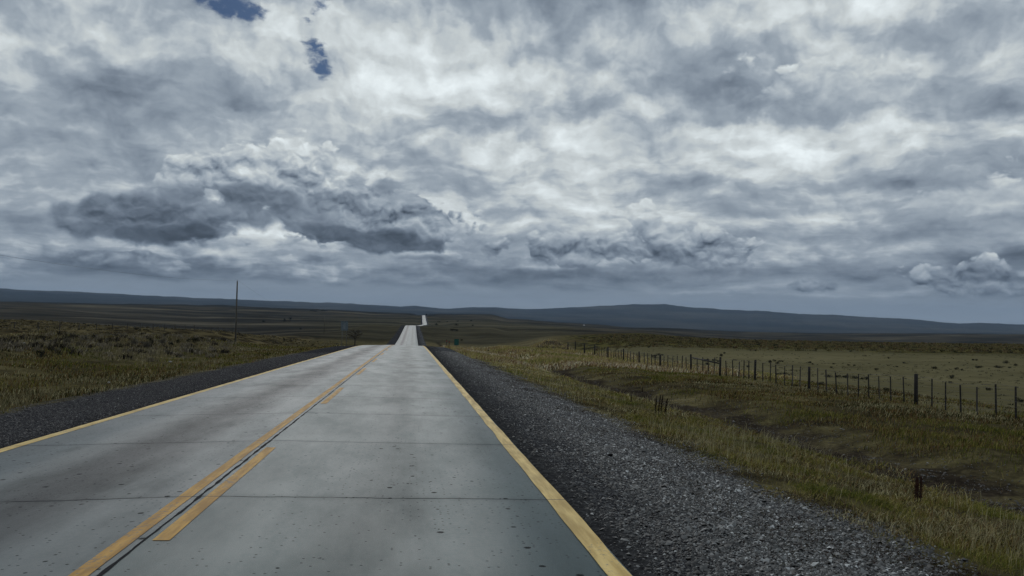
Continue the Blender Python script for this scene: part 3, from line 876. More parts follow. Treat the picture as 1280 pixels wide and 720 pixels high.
# right verge, tall grass between the gravel and the ditch
def verge_mask(u, y):
    e = 6.3 + fbm(u * 0, y * 0.35, 4, 40) * 1.3
    o_ = 10.3 + fbm(u * 0, y * 0.22, 3, 41) * 2.2
    m = sstep(u, e, e + 0.7) * (1 - sstep(u, o_, o_ + 1.3))
    return m * (0.10 + 0.90 * sstep(fbm(u * 1.5, y * 1.5, 4, 42) + 0.5, 0.42, 0.58))
x, y, u = sample(520000, 5.8, 12.8, 3.5, 95, 1.45, rg, verge_mask)
n = len(x); r = np.hypot(x, y)
h = (0.04 + 0.11 * rg.random(n) ** 2.5) * (0.25 + 1.5 * (fbm(x * 0.8, y * 0.8, 4, 43) + 0.5)) * (0.45 + 0.55 * sstep(u, 6.2, 7.8))
w = np.maximum(0.0038, r * 0.00050) * rg.uniform(0.7, 1.5, n)
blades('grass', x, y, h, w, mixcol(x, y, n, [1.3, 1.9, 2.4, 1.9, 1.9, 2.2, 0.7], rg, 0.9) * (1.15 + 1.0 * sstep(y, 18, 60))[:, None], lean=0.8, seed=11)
# pale seed stalks standing above it
x, y, u = sample(6000, 6.6, 11.5, 5, 80, 1.3, rg, lambda u, y: 0.1 + 0.9 * sstep(fbm(u * 0.5, y * 0.3, 3, 44) + 0.5, 0.5, 0.62))
n = len(x); r = np.hypot(x, y)
blades('seed_stalks', x, y, rg.uniform(0.16, 0.36, n), np.maximum(0.004, r * 0.0005), PAL[[6]] * rg.uniform(0.6, 1.3, (n, 1)), lean=0.25, seed=12)
# thin cover on the far bank of the ditch and up to the fence
def bank_mask(u, y):
    return (0.16 + 0.84 * sstep(fbm(u * 0.55, y * 0.36, 4, 46) + 0.5, 0.44, 0.60)) * sstep(u, 12.2, 13.6)
x, y, u = sample(420000, 12, 29, 7, 115, 1.25, rg, bank_mask)
n = len(x); r = np.hypot(x, y)
h = (0.04 + 0.13 * rg.random(n) ** 2) * (0.5 + 1.1 * (fbm(x * 0.4, y * 0.4, 3, 47) + 0.5))
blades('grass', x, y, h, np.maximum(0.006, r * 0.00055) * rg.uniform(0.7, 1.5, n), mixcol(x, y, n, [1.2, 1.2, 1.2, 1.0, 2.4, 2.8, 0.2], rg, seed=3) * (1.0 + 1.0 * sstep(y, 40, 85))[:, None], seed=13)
# verge crest before the valley: warm dry grass
x, y, u = sample(90000, 6.2, 30, 55, 128, 0.6, rg, lambda u, y: 0.2 + 0.8 * sstep(fbm(u * 0.3, y * 0.3, 3, 48) + 0.5, 0.38, 0.58))
n = len(x)
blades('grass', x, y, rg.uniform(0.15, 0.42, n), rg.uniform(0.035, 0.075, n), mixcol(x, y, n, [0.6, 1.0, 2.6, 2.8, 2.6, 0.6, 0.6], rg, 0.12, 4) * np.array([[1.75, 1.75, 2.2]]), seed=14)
# left verge
def lverge(u, y):
    e = 6.4 + fbm(u * 0, y * 0.35, 4, 50) * 1.2
    return sstep(-u, e, e + 0.8) * (0.10 + 0.90 * sstep(fbm(u * 0.4, y * 0.3, 4, 51) + 0.5, 0.40, 0.60))
x, y, u = sample(330000, -42, -6, 9, 125, 1.15, rg, lverge)
n = len(x); r = np.hypot(x, y)
h = (0.06 + 0.15 * rg.random(n) ** 1.5) * (0.6 + 1.0 * (fbm(x * 0.4, y * 0.4, 3, 52) + 0.5))
blades('grass', x, y, h, np.maximum(0.007, r * 0.00055) * rg.uniform(0.7, 1.5, n), mixcol(x, y, n, [2.2, 1.2, 1.2, 0.9, 2.4, 3.2, 0.2], rg, 0.18, 5) * 1.1, seed=15)
x, y, u = sample(9000, -13, -6.5, 9, 60, 1.2, rg, lambda u, y: sstep(fbm(u * 0.6, y * 0.3, 3, 53) + 0.5, 0.48, 0.6))
n = len(x); r = np.hypot(x, y)
blades('seed_stalks', x, y, rg.uniform(0.12, 0.26, n), np.maximum(0.006, r * 0.0006), PAL[[6]] * rg.uniform(0.35, 0.9, (n, 1)), lean=0.3, seed=16)

# tussocks: coarse clumps over the fields
def tussocks(name, x, y, hgt, rad, nb, cols, seed):
    rg2 = np.random.default_rng(seed); n = len(x)
    X = np.repeat(x, nb) + rg2.normal(0, 1, n * nb) * np.repeat(rad, nb) * 0.45
    Y = np.repeat(y, nb) + rg2.normal(0, 1, n * nb) * np.repeat(rad, nb) * 0.45
    H = np.repeat(hgt, nb) * rg2.uniform(0.5, 1.1, n * nb)
    W = np.repeat(np.maximum(rad * 0.16, np.hypot(x, y) * 0.0006), nb) * rg2.uniform(0.6, 1.4, n * nb)
    C = np.repeat(cols, nb, 0) * rg2.uniform(0.7, 1.3, (n * nb, 1))
    return blades(name, X, Y, H, W, C, lean=0.5, seed=seed + 1)
def polar(n, a0, a1, r0, r1, power, rg, fn=None):
    q = rg.uniform(0, 1, n); e = 2 - power
    r = (r0 ** e + q * (r1 ** e - r0 ** e)) ** (1 / e) if abs(e) > 1e-6 else r0 * (r1 / r0) ** q
    a = np.radians(rg.uniform(a0, a1, n)); x, y = r * np.sin(a), r * np.cos(a)
    if fn is not None:
        k = fn(x, y) > rg.uniform(0, 1, n); x, y = x[k], y[k]
    return x, y
def off_road(lim_l, lim_r):
    def f(x, y):
        u = x - road_x(y)
        return ((u < -lim_l) | (u > lim_r)).astype(float) * (0.15 + 0.85 * sstep(fbm(x * 0.04, y * 0.04, 3, 60) + 0.5, 0.38, 0.6))
    return f
x, y = polar(9000, -34, -3, 45, 265, 1.6, rg, off_road(19, 400)); n = len(x)
cl = np.where(rg.random((n, 1)) < 0.7, np.array([[0.21, 0.172, 0.09]]), np.array([[0.045, 0.040, 0.022]]))
tussocks('tussock_grass', x, y, rg.uniform(0.14, 0.38, n), rg.uniform(0.2, 0.45, n), 14, cl * rg.uniform(0.6, 1.2, (n, 1)), 21)
x, y = polar(14000, 12, 44, 150, 345, 0.6, rg, lambda x, y: ((x - road_x(y)) > 26).astype(float) * sstep(np.degrees(np.arctan2(x, y)) + fbm(x * .03, y * .03, 3, 19) * 6, 12, 16) * sstep(np.hypot(x, y) + fbm(x * .02, y * .02, 2, 9) * 80, 160, 200)); n = len(x)
cl = np.where(rg.random((n, 1)) < 0.55, np.array([[0.155, 0.132, 0.055]]), np.where(rg.random((n, 1)) < 0.5, np.array([[0.135, 0.088, 0.045]]), np.array([[0.03, 0.03, 0.014]])))
tussocks('tussock_grass', x, y, rg.uniform(0.2, 0.5, n), rg.uniform(0.3, 0.7, n), 10, cl * rg.uniform(0.7, 1.2, (n, 1)), 23)
x, y = polar(3500, 12, 44, 38, 165, 1.0, rg, off_road(400, 24)); n = len(x)
tussocks('tussock_grass', x, y, rg.uniform(0.05, 0.14, n), rg.uniform(0.12, 0.3, n), 10, np.array([[0.095, 0.088, 0.050]]) * rg.uniform(0.5, 1.4, (n, 1)), 25)
# the band of grey tussocks along the left bank
x, y = polar(1500, -34, -12, 52, 100, 1.0, rg, lambda x, y: np.exp(-((x - road_x(y) + 23) / 7) ** 2)); n = len(x)
tussocks('tussock_grass', x, y, rg.uniform(0.2, 0.5, n), rg.uniform(0.25, 0.5, n), 26, np.where(rg.random((n, 1)) < 0.6, np.array([[0.19, 0.165, 0.12]]), np.array([[0.035, 0.03, 0.024]])) * rg.uniform(0.7, 1.3, (n, 1)), 27)

x, y, u = sample(60000, -40, -9, 45, 130, 0.5, rg, lambda u, y: sstep(fbm(u * 0.10, y * 0.05, 4, 58) + 0.5, 0.53, 0.62)); n = len(x)
blades('grass', x, y, rg.uniform(0.10, 0.30, n), rg.uniform(0.035, 0.07, n), np.array([[0.26, 0.22, 0.13]]) * rg.uniform(0.5, 1.2, (n, 1)), seed=59)

# ------------------------------------------------------------------ loose chippings on the shoulders
def stones(name, x, y, size, cols, seed):
    rg2 = np.random.default_rng(seed); n = len(x)
    base_v = np.array([[1, 0, 0], [-1, 0, 0], [0, 1, 0], [0, -1, 0], [0, 0, 0.8], [0, 0, -0.6]], float)
    base_f = np.array([[0, 2, 4], [2, 1, 4], [1, 3, 4], [3, 0, 4]])
    V = base_v[None] * size[:, None, None] * rg2.uniform(0.45, 1.0, (n, 6, 1)) * np.array([1, 1, 0.75])
    a = rg2.uniform(0, 2 * np.pi, n); ca, sa_ = np.cos(a)[:, None], np.sin(a)[:, None]
    tx, ty = rg2.normal(0, 0.35, (n, 1)), rg2.normal(0, 0.35, (n, 1))
    vx = V[:, :, 0] * ca - V[:, :, 1] * sa_; vy = V[:, :, 0] * sa_ + V[:, :, 1] * ca
    vz = V[:, :, 2] + vx * tx + vy * ty
    z = height(x, y)
    VV = np.stack([vx + x[:, None], vy + y[:, None], vz + (z + size * 0.15)[:, None]], -1).reshape(-1, 3)
    FF = (np.arange(n)[:, None, None] * 6 + base_f[None]).reshape(-1, 3)
    o = np_mesh(name, VV, FF, M_leaf_stone, False, cols=np.repeat(cols, 6, 0))
    tag(o, kind='stuff'); return o
def bl_stone(gg, bs):
    gg.put(bs.inputs['Base Color'], attr(gg, 'tone', 'Color'))
    bs.inputs['Roughness'].default_value = 0.6; bs.inputs['Specular IOR Level'].default_value = 0.4
M_leaf_stone = mat_new('chippings', bl_stone)
def gmask(u, y):
    return (0.16 + 0.84 * sstep(u + fbm(u, y * 0.8, 3, 70) * 1.2, 3.9, 5.1)) * sstep(u, 3.66, 3.9) * (1 - sstep(u + fbm(u * 0.8, y * 0.5, 3, 71) * 1.6, 6.3, 7.2))
x, y, u = sample(230000, 3.66, 7.4, 3.6, 70, 1.7, rg, gmask); n = len(x); r = np.hypot(x, y)
sz = np.maximum(rg.gamma(1.5, 0.0055, n) + 0.004, r * 0.0004)
br = rg.gamma(0.62, 0.068, n) + 0.008
br = br * (1 + 0.9 * sstep(u, 4.2, 5.2) * (1 - sstep(u, 5.9, 6.8)))
br = np.minimum(br, 0.5)
stones('gravel', x, y, np.minimum(sz, 0.055), br[:, None] * np.array([[0.97, 1.0, 1.0]]), 31)
x, y, u = sample(60000, -6.9, -3.66, 6, 60, 1.6, rg, lambda u, y: np.ones_like(u)); n = len(x); r = np.hypot(x, y)
br = np.minimum(rg.gamma(1.6, 0.016, n) + 0.01, 0.2)
stones('gravel', x, y, np.minimum(np.maximum(rg.gamma(2.0, 0.0035, n) + 0.003, r * 0.00035), 0.04), br[:, None] * np.array([[1.0, 0.98, 1.02]]), 32)
# stony spoil along the ditch
x, y, u = sample(17000, 10.6, 14.5, 8, 90, 1.3, rg, lambda u, y: np.exp(-((u - 12.0) / 1.3) ** 2)); n = len(x); r = np.hypot(x, y)
stones('ditch_stones', x, y, np.minimum(np.maximum(rg.gamma(2.0, 0.006, n) + 0.006, r * 0.0003), 0.05), (np.minimum(rg.gamma(0.9, 0.035, n) + 0.010, 0.3))[:, None] * np.array([[1, 0.96, 0.93]]), 33)
# low weeds creeping into the gravel edge
x, y, u = sample(170000, 4.7, 7.4, 4, 55, 1.5, rg, lambda u, y: sstep(u, 4.6, 6.3) * sstep(fbm(u * 2.2, y * 1.2, 4, 72) + 0.5, 0.47, 0.57)); n = len(x); r = np.hypot(x, y)
blades('low_weeds', x, y, rg.uniform(0.015, 0.055, n), np.maximum(0.009, r * 0.0007), np.where(rg.random((n, 1)) < 0.65, np.array([[0.036, 0.021, 0.015]]), np.array([[0.045, 0.042, 0.018]])) * rg.uniform(0.5, 1.4, (n, 1)), lean=1.2, seed=34)

# ------------------------------------------------------------------ wire fence on the right
UF = 21.5
def post_y(px):
    a = math.radians(7.2) + math.atan((px - 640) / 995.0)
    return UF / math.tan(a)
fence = empty('wire_fence', (UF, 45.0, zat(UF, 45)))
tag(fence, 'long dark wire and post fence along the pasture right of the road', 'fence')
def fpos(y, x=UF): return x - fence.location.x, y - fence.location.y, zat(x, y) - fence.location.z
thick = [1145, 1012, 944.5, 901, 865, 826.5, 800, 780.7, 761, 744.7, 731.6, 720.4, 711]
thick_y = [24.3] + [post_y(p) for p in thick]
for k, yy in enumerate(thick_y):
    x_, y_, z_ = fpos(yy)
    hgt = 1.28 + random.uniform(-0.06, 0.10)
    lean = (random.uniform(-0.03, 0.03), random.uniform(-0.03, 0.03))
    rr = random.uniform(0.068, 0.095)
    MB().tube([(x_, y_, z_ - 0.3), (x_ + lean[0] * 0.5, y_ + lean[1] * 0.5, z_ + hgt * 0.5), (x_ + lean[0], y_ + lean[1], z_ + hgt - 0.02), (x_ + lean[0], y_ + lean[1], z_ + hgt)],
              [rr, rr * 0.97, rr * 0.93, rr * 0.6], 9).build('post', M_darkwood, fence, True)
bat = [1165, 1182, 1201, 1221, 1244.7, 1269.5, 1130.5, 1114, 1099.5, 1086.5, 1073.5, 1060.5, 1046.5, 1034, 1023, 1000.5, 991, 981.5, 971, 963.5, 954.5, 937, 930.5, 924.5, 917, 909]
by = [post_y(p) for p in bat]
yq = 54.6
while yq < 93:
    if min(abs(yq - t) for t in thick_y) > 0.55: by.append(yq)
    yq += 1.12 + random.uniform(-0.12, 0.12)
by += [25.25]
for yy in by[:80]:
    x_, y_, z_ = fpos(yy)
    top_ = 1.16 + random.uniform(-0.05, 0.05); l1, l2 = random.uniform(-0.05, 0.05), random.uniform(-0.05, 0.05)
    rr = random.uniform(0.028, 0.040)
    MB().tube([(x_, y_, z_ + 0.03), (x_ + l1, y_ + l2, z_ + top_)], [rr, rr * 0.9], 6).build('batten', M_darkwood if random.random() < .7 else M_wood, fence)
yl = np.arange(20.0, 109.0, 1.0)
for wh in (0.25, 0.45, 0.65, 0.85, 1.05, 1.18):
    pts = []
    for yy in yl:
        x_, y_, z_ = fpos(float(yy)); pts.append((x_ - 0.03, y_, z_ + wh + 0.015 * math.sin(yy * 1.3 + wh * 9)))
    MB().tube(pts, 0.0035 if wh < 1.1 else 0.0045, 4, False).build('wire', M_wire, fence)
# braced rail between the two close posts
ya, yb = post_y(868), post_y(901)
a_, b_ = fpos(ya), fpos(yb)
MB().tube([(a_[0] - 0.1, a_[1], a_[2] + 1.10), (b_[0] - 0.1, b_[1], b_[2] + 0.88)], [0.05, 0.05], 7).build('brace_rail', M_darkwood, fence, True)

# left field fence, low and faint
lf = empty('wire_fence', (-49, 120, zat(-49, 120)))
tag(lf, 'faint low post and wire fence crossing the tussock field left of the road', 'fence')
def lpos(y, x): return x - lf.location.x, y - lf.location.y, zat(x, y) - lf.location.z
def lfx(y): return -50 + (y - 116) * 0.06
for k, yy in enumerate(np.arange(92, 214, 5.8)):
    x_, y_, z_ = lpos(float(yy), lfx(yy)); hh = 1.15 + random.uniform(-0.1, 0.1)
    MB().tube([(x_, y_, z_ - 0.2), (x_ + random.uniform(-.04, .04), y_, z_ + hh)], [0.07, 0.055], 7).build('post', M_wood, lf)
for wh in (0.35, 0.7, 1.0):
    MB().tube([(*lpos(float(yy), lfx(yy))[:2], lpos(float(yy), lfx(yy))[2] + wh) for yy in np.arange(92, 214, 2.9)], 0.004, 4, False).build('wire', M_wire, lf)

# ------------------------------------------------------------------ utility poles and their wire
def pole(x, y, z, h, label, lean=0.0):
    e_ = empty('utility_pole', (x, y, z)); tag(e_, label, 'pole')
    MB().tube([(0, 0, -0.6), (lean * 0.5, 0, h * 0.5), (lean, 0, h)], [0.15, 0.13, 0.10], 10).build('shaft', M_polewood, e_, True)
    ins = MB(); ins.tube([(lean + 0.02, 0, h - 0.02), (lean + 0.02, 0, h + 0.10), (lean + 0.02, 0, h + 0.13), (lean + 0.02, 0, h + 0.22)], [0.02, 0.02, 0.06, 0.035], 8)
    ins.build('insulator', M_porcelain, e_, True)
    return Vector((x + lean + 0.02, y, z + h + 0.2))
p1x, p1y = -27.4, 130.5
z1 = zat(p1x, p1y)
t1 = pole(p1x, p1y, z1, (392.0 - 352) / 995 * 130 - z1 - 0.1, 'bare grey wooden utility pole standing alone in the field left of the road')
p2x, p2y = ground_hit(405, 416.5, 120)
z2 = zat(p2x, p2y); d2 = math.hypot(p2x, p2y)
t2 = pole(p2x, p2y, z2, 8.4, 'small distant utility pole left of the pale roadside sign')
t0 = Vector((-21.0, -62.0, 7.2))
pole(-21.0, -62.0, zat(-21, -62), 7.2 - zat(-21, -62), 'wooden utility pole behind the viewpoint carrying the left wire')
def cable(a, b, sag, n=40):
    pts = []
    for i in range(n + 1):
        t = i / n; p = a.lerp(b, t); p.z -= sag * 4 * t * (1 - t); pts.append(tuple(p))
    m = MB(); m.tube(pts, 0.007, 5, False)
    return m.build('overhead_wire', M_cable)
tag(cable(t0, t1, 2.9), 'thin sagging overhead wire from the near pole out of the left side of the picture', 'wire')
tag(cable(t1, t2, 3.2), 'thin overhead wire running from the near pole to the distant pole', 'wire')

# ------------------------------------------------------------------ roadside signs
sx, sy = -10.2, 126.0; sz = zat(sx, sy)
sg = empty('road_sign', (sx, sy, sz), math.radians(-12)); tag(sg, 'pale blue grey rectangular road sign on thin posts, left side past the crest', 'sign')
topz = (394.4 - 401) / 995 * 126 - sz
for dx_ in (-0.36, 0.36):
    MB().tube([(dx_, 0.05, -0.3), (dx_, 0.05, topz - 0.1)], [0.035, 0.035], 8).build('post', M_post, sg, True)
m = MB(); w_, t_ = 0.55, 0.02
m.box((0, 0, topz - 0.75), (w_ * 2, t_, 1.5)); m.box((0, -0.016, topz - 0.04), (w_ * 2, 0.012, 0.05)); m.box((0, -0.016, topz - 1.46), (w_ * 2, 0.012, 0.05))
m.build('panel', M_metal, sg)
m = MB(); m.box((0, -0.014, topz - 0.8), (0.34, 0.006, 0.9)); m.build('panel_face', M_sign_face, sg)

gx, gy = ground_hit(568, 432, 60, 140)
gx, gy = 7.3, 127.0; gz = zat(gx, gy)
gs = empty('kilometre_sign', (gx, gy, gz), math.radians(-6)); tag(gs, 'small green upright marker sign on a short post right of the road', 'sign')
gt = (396.8 - 423.6) / 995 * 127 - gz
MB().tube([(0, 0.05, -0.3), (0, 0.05, gt + 0.02)], [0.035, 0.035], 8).build('post', M_post, gs, True)
m = MB(); m.box((0, 0, gt - 0.5), (0.72, 0.02, 1.0)); m.build('panel', M_green, gs)
for k, (px_, py_) in enumerate([(549.5, 431.5), (553.2, 431.8)]):
    bx_, by_ = (3.75 + k * 0.55, 112.0 + k * 4); bz = zat(bx_, by_)
    bp = empty('marker_post', (bx_ + 1.3, by_, zat(bx_ + 1.3, by_)))
    tag(bp, ['thin brown marker post at the crest, nearer the carriageway', 'thin brown marker post at the crest, nearer the green sign'][k], 'post')
    MB().box((0, 0, 0.55), (0.11, 0.05, 1.5)).build('shaft', M_wood, bp)
    MB().box((0, -0.035, 1.05), (0.09, 0.012, 0.16)).build('reflector', M_red, bp)

# ------------------------------------------------------------------ far white farmhouse
wx0, wy0 = ground_hit(730, 406.3, 900, 6000)
hd = math.hypot(wx0, wy0); wz = zat(wx0, wy0); S = hd / 5200.0
wh_ = empty('farmhouse', (wx0, wy0, wz - 0.5), 0.3); tag(wh_, 'tiny white farmhouse far off at the foot of the hills', 'house')
W_, D_, H_ = 9 * S, 6 * S, 4.2 * S
MB().box((0, 0, H_ / 2), (W_, D_, H_)).build('wall', M_white, wh_)
m = MB(); b = [(-W_ / 2 - .3, -D_ / 2 - .4, H_ + .02), (W_ / 2 + .3, -D_ / 2 - .4, H_ + .02), (W_ / 2 + .3, D_ / 2 + .4, H_ + .02), (-W_ / 2 - .3, D_ / 2 + .4, H_ + .02), (-W_ / 2 - .3, 0, H_ + 2.4 * S), (W_ / 2 + .3, 0, H_ + 2.4 * S)]
m.v = b; m.f = [[0, 1, 5, 4], [2, 3, 4, 5], [0, 4, 3], [1, 2, 5], [0, 3, 2, 1]]; m.build('roof', M_roof, wh_)
MB().box((0, -D_ / 2 - 0.03, 1.1 * S), (1.0 * S, 0.05, 2.1 * S)).build('door', M_glass, wh_)
for q_ in (-2.7, 2.7): MB().box((q_ * S, -D_ / 2 - 0.03, 1.8 * S), (1.2 * S, 0.05, 1.2 * S)).build('window', M_glass, wh_)

# ------------------------------------------------------------------ shrubs
def shrub_mesh(seed, mat, w=1.0, h=0.8, n=420, leaf=0.085, name='foliage'):
    rg2 = random.Random(seed); m = MB()
    lumps = [(rg2.uniform(-0.35, 0.35) * w, rg2.uniform(-0.35, 0.35) * w, rg2.uniform(0.25, 0.62) * h, rg2.uniform(0.22, 0.40)) for _ in range(6)]
    for _ in range(n):
        lx, ly, lz, lr = rg2.choice(lumps)
        v = Vector((rg2.gauss(0, 1), rg2.gauss(0, 1), rg2.gauss(0, 1))).normalized() * lr * rg2.uniform(0.45, 1.12)
        c = Vector((lx + v.x * w, ly + v.y * w, max(0.03, lz + v.z * h)))
        a = Vector((rg2.uniform(-1, 1), rg2.uniform(-1, 1), rg2.uniform(-1, 1))).normalized() * leaf * rg2.uniform(0.6, 1.5)
        b = Vector((rg2.uniform(-1, 1), rg2.uniform(-1, 1), rg2.uniform(-1, 1))).normalized() * leaf * rg2.uniform(0.6, 1.5)
        m.tri(c - a * 0.5, c + a * 0.5, c + b)
    return m
def shrub_proto(seed, mat, **k):
    e_ = empty('shrub', (0, 0, 0))
    shrub_mesh(seed, mat, **k).build('foliage', mat, e_)
    t = MB(); rg2 = random.Random(seed)
    for _ in range(5):
        a = rg2.uniform(0, 6.28); rr = rg2.uniform(0.15, 0.4)
        t.tube([(0, 0, -0.1), (math.cos(a) * rr * 0.4, math.sin(a) * rr * 0.4, 0.25), (math.cos(a) * rr, math.sin(a) * rr, 0.55)], [0.03, 0.02, 0.008], 5)
    t.build('stem', M_twig, e_)
    return e_
def tuft_proto(seed, mat):
    rg2 = random.Random(seed); m = MB()
    for _ in range(300):
        a = rg2.uniform(0, 6.28); r0 = rg2.uniform(0, 0.22); r1 = r0 + rg2.uniform(0.1, 0.5); hh = rg2.uniform(0.35, 0.85)
        p = Vector((math.cos(a) * r0, math.sin(a) * r0, 0)); q_ = Vector((math.cos(a) * r1, math.sin(a) * r1, hh * rg2.uniform(0.6, 1)))
        mid_ = p.lerp(q_, 0.5) + Vector((0, 0, hh * 0.25)); s_ = Vector((-math.sin(a), math.cos(a), 0)) * 0.014
        m.tri(p - s_, p + s_, mid_); m.tri(mid_ - s_, mid_ + s_, q_)
    e_ = m.build('tussock', mat)
    return e_
protos = {'dark': [shrub_proto(i + 5, M_shrub) for i in range(4)], 'grey': [tuft_proto(40 + i, M_grey_tuft) for i in range(3)], 'straw': [tuft_proto(60 + i, M_straw_tuft) for i in range(2)]}
used = set()
def place(kind, px, py, wpx, hpx, label, group, rmin=25, rmax=3000, cat='shrub'):
    """a shrub whose foot stands on the ground seen at this spot, scaled to its real size"""
    x_, y_ = ground_hit(px, py, rmin, rmax)
    lst = protos[kind]; k = random.randrange(len(lst)); o_ = lst[k]
    if (kind, k) in used: o_ = copy_tree(o_)
    used.add((kind, k))
    d_ = math.hypot(x_, y_) * 0.99
    o_.location = (x_, y_, zat(x_, y_) - 0.03)
    o_.rotation_euler = (0, 0, random.uniform(0, 6.28))
    w__ = wpx * d_ / 995; h__ = hpx * d_ / 995 / 0.8
    o_.scale = (w__, w__, h__)
    for key in ('label', 'group', 'category'):
        if key in o_: del o_[key]
    tag(o_, label, cat, group)
    return o_
G1 = 'small dark shrubs dotted over the right pasture'
L1 = 'small dark rounded shrub, one of many dotted over the right pasture'
ORD = {1: [''], 2: ['left one', 'right one'], 3: ['left one', 'middle one', 'right one'], 4: ['leftmost', 'second from left', 'third from left', 'rightmost'],
       5: ['leftmost', 'second from left', 'middle one', 'fourth from left', 'rightmost'], 6: ['leftmost', 'second from left', 'third from left', 'fourth from left', 'fifth from left', 'rightmost']}
past = [('of those behind the dense battens left of the braced rail', [(811, 436, 3), (818, 446, 6), (823, 443.5, 4), (828, 444, 3)]),
        ('of the specks far behind the dense battens', [(783, 434, 3), (798, 431, 2.5)]),
        ('of those by the post ending the braced rail', [(902, 446, 4.5), (905.5, 441.5, 3)]),
        ('of those just right of the braced rail', [(917, 451, 3.5), (920.5, 452, 3), (925, 462, 5), (935, 459, 3.5)]),
        ('of the cluster left of the second thick post', [(962, 456, 5), (968.5, 453.5, 4), (972, 457, 4), (975, 452.5, 3.5), (978, 454, 3)]),
        ('of those around the second thick post', [(995, 482.5, 4), (1012, 454.5, 4), (1016, 457, 3)]),
        ('of the specks right of the second thick post', [(1039, 460, 3), (1042, 455, 3)]),
        ('of the twins midway between the two thickest posts', [(1061, 457, 3), (1068, 457.5, 3)]),
        ('of those above and left of the thickest post', [(1095, 461, 4), (1111, 448, 3), (1121, 458, 2.5), (1130, 453, 3)]),
        ('of those above the battens right of the thickest post', [(1168, 460, 5), (1195, 460.5, 4), (1202, 462, 3)]),
        ('of those far out near the flat thickets', [(1216, 451.5, 3), (1221, 452, 3), (1245, 460, 4), (1258, 454.5, 5), (1262, 461, 3), (1270, 458, 4)]),
        ('just below the largest round shrub in the open pasture', [(1188, 476, 4)]),
        ('of the specks along the yellowish belt', [(933, 430, 3), (950, 432, 3), (1002, 436, 3), (1020, 438, 3), (1063, 440, 3), (1078, 437, 3)])]
for where, lst_ in past:
    for k_, (px_, py_, s_) in enumerate(lst_):
        lab_ = 'dark shrub ' + where if len(lst_) == 1 else 'dark shrub, ' + ORD[len(lst_)][k_] + ' ' + where
        place('dark', px_, py_, s_ * 1.1, s_ * 0.9, lab_, G1, 30, 330)
for (px_, py_, s_, lab) in [(1276, 502.5, 8, 'dark low shrub just beyond the last fence batten at the right edge'),
                            (1236, 485.5, 6, 'round dark shrub just past the fence, second from the right edge'),
                            (1189, 470.5, 7, 'largest round dark shrub in the open pasture, a smaller one right below it'),
                            (1109, 489.5, 7, 'low dark shrub seen through the battens left of the thick right-hand post'),
                            (1026, 484, 8, 'low dark shrub at the foot of the fence beside the second thick post')]:
    place('dark', px_, py_, s_, s_ * 0.75, lab, G1, 25, 330)
G2 = 'low dark shrub thickets behind the fence'
for k_, (px_, py_, w__, h__) in enumerate([(1037, 469, 9, 4.5), (1047, 469.5, 7, 4.5), (1058, 470.5, 10, 5), (1068, 471, 9, 4.5), (1078, 472, 6, 4), (1083, 472.5, 5, 5)]):
    place('dark', px_, py_, w__, h__, 'low dark shrub, ' + ORD[6][k_] + ' in the row between the thickest posts', G2, 40, 330)
for k_, (px_, py_, w__, h__) in enumerate([(972, 468, 9, 4), (980, 467, 10, 4.5), (987, 468, 6, 3.5)]):
    place('dark', px_, py_, w__, h__, 'low dark shrub, ' + ORD[3][k_] + ' of the clump left of second thick post', G2, 40, 330)
for k_, (px_, py_, w__, h__) in enumerate([(883, 452, 8, 4), (884, 456, 5, 4), (892, 452, 7, 3.5), (898, 452.5, 4, 3)]):
    place('dark', px_, py_, w__, h__, 'low dark shrub, ' + ORD[4][k_] + ' behind the braced rail of the fence', G2, 40, 330)
for k_, (px_, py_, w__, h__) in enumerate([(1222, 459, 8, 3), (1250, 460.5, 7, 3)]):
    place('dark', px_, py_, w__, h__, 'flat dark thicket, ' + ORD[2][k_] + ' far out in the pasture towards the right edge', G2, 40, 330)
G3 = 'dark shrubs on the slope beyond the green sign'
for (px_, py_, w__, h__, lab) in [(566, 413.5, 8, 3.5, 'widest dark shrub on the slope above the green sign'), (570.5, 414, 5, 3, 'dark shrub touching the right end of the widest one above the green sign'),
        (545, 406.5, 5, 3, 'dark shrub nearest the distant road bend on its right'), (559, 403, 2.6, 2, 'tiny dark shrub alone high on the slope right of the distant road'),
        (570.5, 407, 4, 3, 'dark shrub on the slope straight above the widest one'), (591, 407.5, 2.5, 2.2, 'lone dark speck of a shrub far right on the slope'),
        (577, 426, 3, 2.5, 'small dark shrub just right of the green sign'), (589, 401.5, 3, 1.5, 'flat dark shrub near the top of the slope, rightmost'),
        (572, 402, 3, 1.5, 'flat dark shrub near the top of the slope, middle'), (549, 402.5, 4, 1.5, 'flat dark shrub near the top of the slope, leftmost')]:
    place('dark', px_, py_, w__, h__, lab, G3, 130, 1900)
place('dark', 533.3, 393.8, 3.2, 2.8, 'dark bush right where the road goes over the farthest crest', None, 1900, 2100)
for (px_, py_, w__, h__, lab) in [(668, 424, 5, 3.5, 'dark shrub at the left foot of the earth mound'), (674, 424.5, 5, 3, 'dark shrub on the left flank of the earth mound')]:
    place('dark', px_, py_, w__, h__, lab, None, 60, 160)
